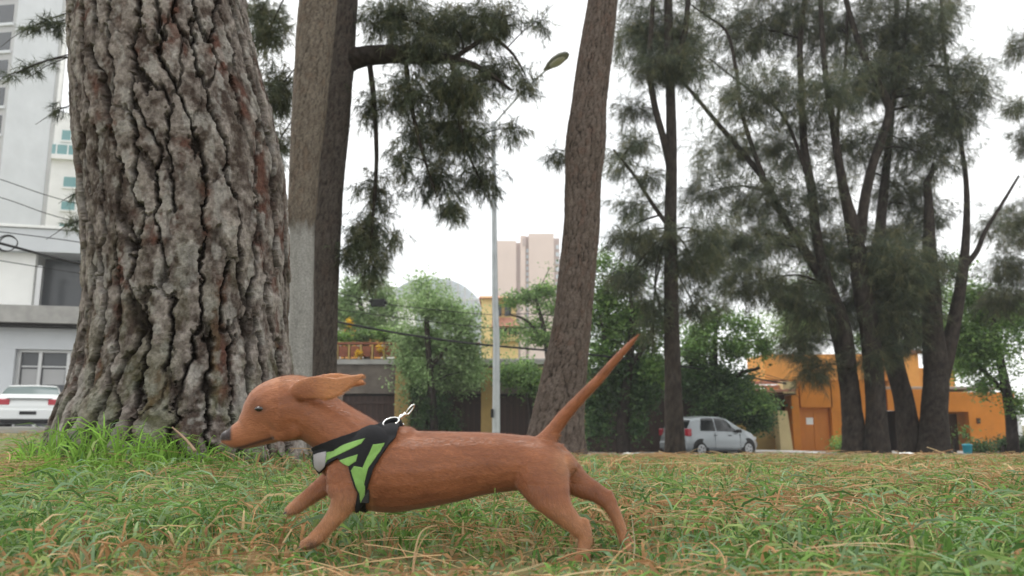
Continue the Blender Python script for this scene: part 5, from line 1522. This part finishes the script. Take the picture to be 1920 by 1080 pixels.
for sd2 in (1, -1): cloth('green_panel', [[(710, 832), (728, 830), (724, 846), (704, 874), (690, 876)], [(704, 874), (672, 878), (680, 866), (690, 872)], [(704, 874), (672, 878), (677, 898), (684, 918), (693, 912)], [(693, 912), (684, 918), (683, 934), (689, 930)]], .0046, M['green_mesh'], harness, side=sd2)
cloth('reflective_strip', [[(600, 852), (623, 846), (624, 869), (609, 879), (600, 872)]], .0047, M['reflect'], harness)
def ring_part(name, c_, ra, rb, rt, ax_u, ax_v, mm, parent):
    th_ = np.linspace(0, 2 * np.pi, 25)[:-1]
    c_, ax_u, ax_v = np.array(c_), unit(np.array(ax_u, float)), unit(np.array(ax_v, float))
    P_ = c_ + ra * np.cos(th_)[:, None] * ax_u + rb * np.sin(th_)[:, None] * ax_v
    nn_ = np.cross(ax_u, ax_v); ph_ = np.linspace(0, 2 * np.pi, 8, endpoint=False)
    rad = unit(P_ - c_)
    V = P_[:, None] + rt * (np.cos(ph_)[None, :, None] * rad[:, None] + np.sin(ph_)[None, :, None] * nn_)
    i, j = np.meshgrid(np.arange(24), np.arange(8), indexing='ij'); a = i * 8 + j; b = ((i + 1) % 24) * 8 + j; j2 = (j + 1) % 8
    return mk(name, V.reshape(-1, 3), np.stack([a, b, ((i + 1) % 24) * 8 + j2, i * 8 + j2], -1).reshape(-1, 4), mm, parent, smooth=True)
# buckle strap, two steel rings and a leash clip thrown up by the run
mb = MB(); mb.tube(resample(np.array([dpt(700, 806, -8), dpt(722, 793, -6), dpt(742, 786, -5), dpt(752, 797, -5), dpt(745, 808, -5)]), 16), .0042, 8); mb.build('handle_loop', M['webbing'], harness, True)
pb_, nb_ = hit(686, 930)
mb = MB(); mb.box(pb_ + np.array([-.006, -.008, -.010]), pb_ + np.array([.006, -.002, .010])); mb.build('buckle', M['trim'], harness)
ring_part('metal_ring', dpt(735, 791, -12), 15 * SD, 8 * SD, 2.0 * SD, (1, .1, .32), (-.3, .5, .8), M['chrome'], harness)
ring_part('metal_ring', dpt(742, 801, 0), 15 * SD, 7.5 * SD, 2.0 * SD, (1, 0, .3), (-.25, -.5, .8), M['chrome'], harness)
ring_part('metal_ring', dpt(736, 815, -26), 13 * SD, 6 * SD, 1.9 * SD, (1, 0, .05), (-.05, -.6, .8), M['chrome'], harness)
mb = MB(); mb.tube(resample(np.array([dpt(748, 786, -6), dpt(757, 779, -6), dpt(764, 775, -6)]), 8), np.array([2.6, 4, 4.4, 4, 3.4, 3.8, 4, 2.6]) * SD, 10); mb.build('leash_clip', M['chrome'], harness, True)
ring_part('metal_ring', dpt(770, 768, -6), 11 * SD, 5 * SD, 1.6 * SD, (.6, 0, .8), (.4, .8, -.3), M['chrome'], harness)

# --- the short coat: fine hairs lying back along the body
tri_v = np.array([list(p.vertices)[:3] for p in body_me.polygons]); quad_v = np.array([list(p.vertices)[-1] for p in body_me.polygons])
fa = np.array([p.area for p in body_me.polygons]); fn_ = np.array([tuple(p.normal) for p in body_me.polygons])
NH = 190000
fi = RNG.choice(len(fa), NH, p=fa / fa.sum())
w3 = RNG.dirichlet((1, 1, 1), NH)
corner = np.where(RNG.random((NH, 1)) < .5, tri_v[fi][:, 2], quad_v[fi])[:, :1] if False else tri_v[fi][:, 2:3]
root = co[tri_v[fi][:, 0]] * w3[:, :1] + co[tri_v[fi][:, 1]] * w3[:, 1:2] + co[np.where(RNG.random(NH) < .5, tri_v[fi][:, 2], quad_v[fi])] * w3[:, 2:3]
rc = c[tri_v[fi][:, 0]]
px_, py_ = pxv[tri_v[fi][:, 0]], pyv[tri_v[fi][:, 0]]
flow = np.tile([1.0, 0, -.28], (NH, 1))
legm = (py_ > 905) & ((px_ < 695) | (px_ > 985)); flow[legm] = (.35, 0, -1)
tailm = (px_ > 1030) & (py_ < 815); flow[tailm] = (.72, 0, .8)
muz = px_ < 520; flow[muz] = (1, 0, .45)
N_ = fn_[fi]
fl_t = unit(flow - N_ * (flow * N_).sum(1)[:, None] + RNG.normal(0, .16, (NH, 3)))
ln_ = RNG.uniform(.004, .009, NH)[:, None] * np.where(muz, .5, 1)[:, None] * np.where(tailm, 1.3, 1)[:, None]
tipp = root + unit(fl_t + N_ * RNG.uniform(.06, .30, (NH, 1))) * ln_
sdv = unit(np.cross(fl_t, N_)) * .00022
V = np.stack([root - sdv - N_ * .0004, root + sdv - N_ * .0004, tipp], 1).reshape(-1, 3)
streak = fnoise(root[:, 0] * 28, root[:, 2] * 110 + root[:, 1] * 60, 12, None, 3)[:, None]
hc = rc * RNG.uniform(.6, 1.45, (NH, 1)) * (.76 + .48 * streak)
M['hair'] = mat('short_hair', attr=True, rough=.32, spec=.6, transl=.12)
co_ = mk('coat', V, np.arange(len(V)).reshape(-1, 3), M['hair'], body_o, np.repeat(hc, 3, 0))
tag(co_, kind='stuff')
# ------------------------------------------------------------------ grass and dry needle litter
def fan_points(n, y0, y1, power=1.0, half=.86, pad=.5):
    u = RNG.random(n)
    y = y0 + (y1 - y0) * u ** power
    w = half * y + pad
    x = RNG.uniform(-1, 1, n) * w
    return x, y
GREENS = np.array([(.10, .19, .045), (.14, .25, .06), (.19, .30, .085), (.07, .14, .04), (.22, .31, .15), (.26, .33, .12), (.20, .30, .17)])
STRAW = np.array([(.40, .27, .14), (.36, .21, .10), (.47, .35, .20), (.30, .17, .085), (.42, .24, .12)])
def blades(x, y, hgt, wid, lean, K, straw_frac, fade=0.0):
    n = len(x)
    z = ground(x, y) - .01
    a = RNG.uniform(0, 2 * np.pi, n)
    d = np.stack([np.cos(a), np.sin(a), np.zeros(n)], 1)
    le = lean * RNG.uniform(.25, 1.5, n)
    t = np.linspace(0, 1, K)
    dogz = np.exp(-(((x + .11) / .42) ** 4 + ((y - 1.12) / .24) ** 4))
    h = hgt * (1 - .62 * dogz) * (1 - .6 * sstep(-.56, -.63, x / y) * (y > 2))
    arc = np.sin(np.clip(t[None] * (1 + le[:, None] * .6), 0, 2.2))
    zz_ = h[:, None] * np.minimum(arc, 1.0) * (1 - .45 * le[:, None] * t[None] ** 2)
    rr_ = h[:, None] * le[:, None] * t[None] ** 1.6
    P = np.stack([x[:, None] + d[:, :1] * rr_, y[:, None] + d[:, 1:2] * rr_, z[:, None] + np.maximum(zz_, .004)], -1)
    P += RNG.normal(0, .04, (n, 1, 3)) * h[:, None, None] * (t[None, :, None] ** 2)
    w = wid[:, None] * np.maximum(.08, np.array([.7, 1.0, .9, .55, .08])[np.round(np.linspace(0, 4, K)).astype(int)])[None]
    side = np.stack([np.cos(a + RNG.normal(0, .5, n)), np.sin(a + RNG.normal(0, .5, n)), RNG.normal(0, .3, n)], 1)
    V, F = ribbon(P, w, side)
    c = GREENS[RNG.integers(0, len(GREENS), n)]
    # patches of dry and lush growth
    pn = fnoise(x * 1.1 + 40, y * 1.1 + 9, 3, None, 3)
    st = RNG.random(n) < np.clip(straw_frac + 1.3 * (pn - .5), .03, .8)
    c = np.where(st[:, None], STRAW[RNG.integers(0, len(STRAW), n)], c)
    lush = np.exp(-(((x - TREE_X + .35) / .75) ** 2 + ((y - TREE_Y + .55) / .55) ** 2))[:, None]
    c = np.where((lush > .35) & ~(RNG.random(n) < .15)[:, None], np.array((.17, .30, .055)) * RNG.uniform(.7, 1.35, (n, 1)), c)
    c = c * RNG.uniform(.85, 1.5, (n, 1))
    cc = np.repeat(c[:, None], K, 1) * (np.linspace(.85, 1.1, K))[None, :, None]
    return V, F, np.repeat(cc.reshape(-1, 3), 2, 0)
VV, FF, CC, off_ = [], [], [], 0
def put(V, F, C):
    global off_
    VV.append(V); FF.append(F + off_); CC.append(C); off_ += len(V)
def off_trunk(x, y):
    return (x - TREE_X) ** 2 + (y - TREE_Y) ** 2 > .44 ** 2
# near turf
x, y = fan_points(34000, .42, 2.6, 1.0, .84, .35)
n = len(x); hn = fnoise(x * 2.3, y * 2.3, 8, None, 3)
put(*blades(x, y, (.028 + .07 * RNG.random(n) ** 1.5) * (.55 + .9 * hn), RNG.uniform(.0022, .006, n), .9, 5, .24))
x, y = fan_points(3600, .55, 2.6, .9, .84, .35); n = len(x)
put(*blades(x, y, RNG.uniform(.05, .12, n) * (.6 + .35 * sstep(.7, 1.2, y)), RNG.uniform(.0035, .0075, n), 1.0, 6, .12))
# middle distance
x, y = fan_points(42000, 2.4, 8.0, .8, .86, .6); k = off_trunk(x, y); x, y = x[k], y[k]
n = len(x); hn = fnoise(x * 1.6, y * 1.6, 8, None, 3)
put(*blades(x, y, (.03 + .07 * RNG.random(n) ** 1.6) * (.5 + .95 * hn), RNG.uniform(.004, .010, n), .9, 4, .26))
# tall tufts round the big pine's foot
n = 2600
a = RNG.uniform(math.pi * .75, math.pi * 2.12, n); r = RNG.gamma(2.2, .13, n) + .50
x, y = TREE_X + r * np.cos(a), TREE_Y + r * np.sin(a)
tall = np.clip(1.15 - .55 * np.cos(a - math.pi * 1.05) * -1, .4, 1.6)
lf = sstep(-.75, -1.5, x) * (1 - .85 * sstep(-1.72, -2.0, x))
put(*blades(x, y, RNG.uniform(.05, .15, n) * (.45 + .85 * lf) * np.clip(1.3 - (r - .5) * 1.2, .4, 1.2), RNG.uniform(.004, .009, n), .7, 5, .05))
# far lawn
x, y = fan_points(60000, 7.5, 27.5, .75, .88, 1.0)
k = y < np.interp(x, *zip(*ROAD_N)) - .25; x, y = x[k], y[k]; n = len(x)
put(*blades(x, y, .03 + .05 * RNG.random(n), RNG.uniform(.012, .035, n), .8, 3, .12))
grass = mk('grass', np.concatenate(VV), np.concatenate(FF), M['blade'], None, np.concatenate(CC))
tag(grass, 'green and straw coloured grass of the park lawn', 'grass', kind='stuff')

# fallen pine needles and straw lying over the turf
def litter(x, y, L, w, lift, K=6):
    n = len(x)
    a = RNG.normal(0, .75, n) + np.where(RNG.random(n) < .5, 0, math.pi)
    lift = lift * (1 - .6 * np.exp(-(((x + .11) / .42) ** 4 + ((y - 1.12) / .24) ** 4)))
    t = np.linspace(-.5, .5, K)
    bend = RNG.normal(0, .35, n)
    X = x[:, None] + L[:, None] * (t[None] * np.cos(a)[:, None] - bend[:, None] * (t[None] ** 2) * np.sin(a)[:, None])
    Yq = y[:, None] + L[:, None] * (t[None] * np.sin(a)[:, None] + bend[:, None] * (t[None] ** 2) * np.cos(a)[:, None])
    tilt = RNG.normal(0, .14, n)
    Z = ground(X, Yq) + lift[:, None] + tilt[:, None] * L[:, None] * t[None] + L[:, None] * .25 * (.25 - t[None] ** 2) * RNG.uniform(-.1, 1, n)[:, None]
    P = np.stack([X, Yq, np.maximum(Z, ground(X, Yq) + .004)], -1)
    V, F = ribbon(P, w[:, None] * np.ones((1, K)))
    c = STRAW[RNG.integers(0, len(STRAW), n)] * RNG.uniform(.8, 1.35, (n, 1))
    return V, F, np.repeat(np.repeat(c[:, None], K, 1).reshape(-1, 3), 2, 0)
VV, FF, CC, off_ = [], [], [], 0
def clump(n, m, y0, y1, s_):
    cx, cy = fan_points(m, y0, y1, .9, .84, .35)
    k = RNG.integers(0, m, n)
    return cx[k] + RNG.normal(0, s_, n), cy[k] + RNG.normal(0, s_, n)
x, y = clump(3600, 100, .5, 2.8, .10); k = off_trunk(x, y); x, y = x[k], y[k]; n = len(x)
put(*litter(x, y, RNG.uniform(.07, .19, n), RNG.uniform(.0008, .0018, n), RNG.uniform(.012, .055, n)))
x, y = clump(4200, 110, 2.6, 8.5, .28); k = off_trunk(x, y); x, y = x[k], y[k]; n = len(x)
put(*litter(x, y, RNG.uniform(.1, .22, n), RNG.uniform(.0016, .0035, n), RNG.uniform(.02, .06, n), 4))
x, y = clump(1300, 60, 8, 22, .6); n = len(x)
k = y < np.interp(x, *zip(*ROAD_N)) - .4; x, y = x[k], y[k]; n = len(x)
put(*litter(x, y, RNG.uniform(.15, .35, n), RNG.uniform(.006, .016, n), RNG.uniform(.03, .07, n), 4))
lt_ = mk('dry_needles', np.concatenate(VV), np.concatenate(FF), M['needle_dry'], None, np.concatenate(CC))
tag(lt_, 'dry orange brown pine needles scattered over the lawn', 'pine needles', kind='stuff')

# single long dry stalks that rise from the near turf
def stalk(pts, w, label, colr):
    P = resample(np.array([at(a_, b_, c_) for a_, b_, c_ in pts]), 24)
    V, F = tube(P, np.linspace(w, w * .35, 24), 6)
    o = mk('dry_stalk', V, F, M['needle_dry'], None, np.tile(colr, (len(V), 1)), True)
    return tag(o, label, 'dry stalk', 'dry stalks in the near grass')
stalk([(771, 1110, .95), (776, 1050, .95), (786, 1005, .96), (800, 990, .97), (820, 985, .98)], .0013, 'pale upright dry stalk in the near grass below the dog\'s chest', (.52, .34, .20))
stalk([(771, 1112, .94), (779, 1046, .95), (795, 1008, .96), (818, 993, .97)], .0010, 'thinner dry stalk bending beside the upright one', (.50, .32, .18))
stalk([(1045, 1050, 1.15), (1080, 1037, 1.13), (1130, 1031, 1.12), (1190, 1040, 1.1), (1240, 1060, 1.08)], .0013, 'arched orange stalk lying across the dog\'s near hind paw', (.46, .25, .13))
stalk([(1188, 1050, 1.2), (1190, 1020, 1.2), (1186, 985, 1.2), (1184, 965, 1.2)], .0012, 'pale seed stalk standing beside the dog\'s stretched hind paw', (.5, .45, .30))
stalk([(925, 985, 1.1), (926, 955, 1.1), (928, 925, 1.1), (928, 915, 1.1)], .0016, 'short green stalk standing under the dog\'s belly', (.14, .22, .05))
stalk([(366, 846, 2.78), (352, 828, 2.8), (338, 814, 2.82), (323, 801, 2.84)], .006, 'broken pale twig leaning at the foot of the huge trunk', (.40, .27, .18))
for k, (px, py, Y) in enumerate([(1190, 868, 11.5), (1700, 876, 8.0), (1365, 866, 15.0)]):
    c_ = at(px, py, Y); c_[2] = float(ground(c_[0], Y)) + .055
    g_ = 5; u_ = np.linspace(-1, 1, g_)
    A_, B_ = np.meshgrid(u_, u_, indexing='ij')
    r_ = [.16, .06, .13][k]
    V = np.stack([c_[0] + A_ * r_, c_[1] + B_ * r_ * .7, c_[2] + .25 * r_ * RNG.random((g_, g_))], -1)
    o = mk('paper_scrap', V.reshape(-1, 3), grid_faces(g_, g_), M['paper'], None)
    tag(o, ['crumpled white paper scrap on the lawn left of the slender tree', 'small white scrap on the lawn below the leaning dark tree', 'thin white scrap on the lawn in front of the silver hatchback'][k], 'litter', 'paper scraps on the lawn')

# ------------------------------------------------------------------ thin bright air between here and the towers
lo_, hi_ = np.array([-258.0, -45, -4]), np.array([258.0, 306, 95])
V, F = bevel_box(lo_, hi_, .5)
M['haze'] = bpy.data.materials.new('haze'); M['haze'].use_nodes = True
hn_ = M['haze'].node_tree; hn_.nodes.clear()
ho_ = hn_.nodes.new('ShaderNodeOutputMaterial'); hv_ = hn_.nodes.new('ShaderNodeVolumePrincipled')
hv_.inputs['Color'].default_value = (.97, .98, 1.0, 1); hv_.inputs['Density'].default_value = .0009
hn_.links.new(hv_.outputs['Volume'], ho_.inputs['Volume'])
tag(mk('haze', V, F, M['haze']), kind='stuff')
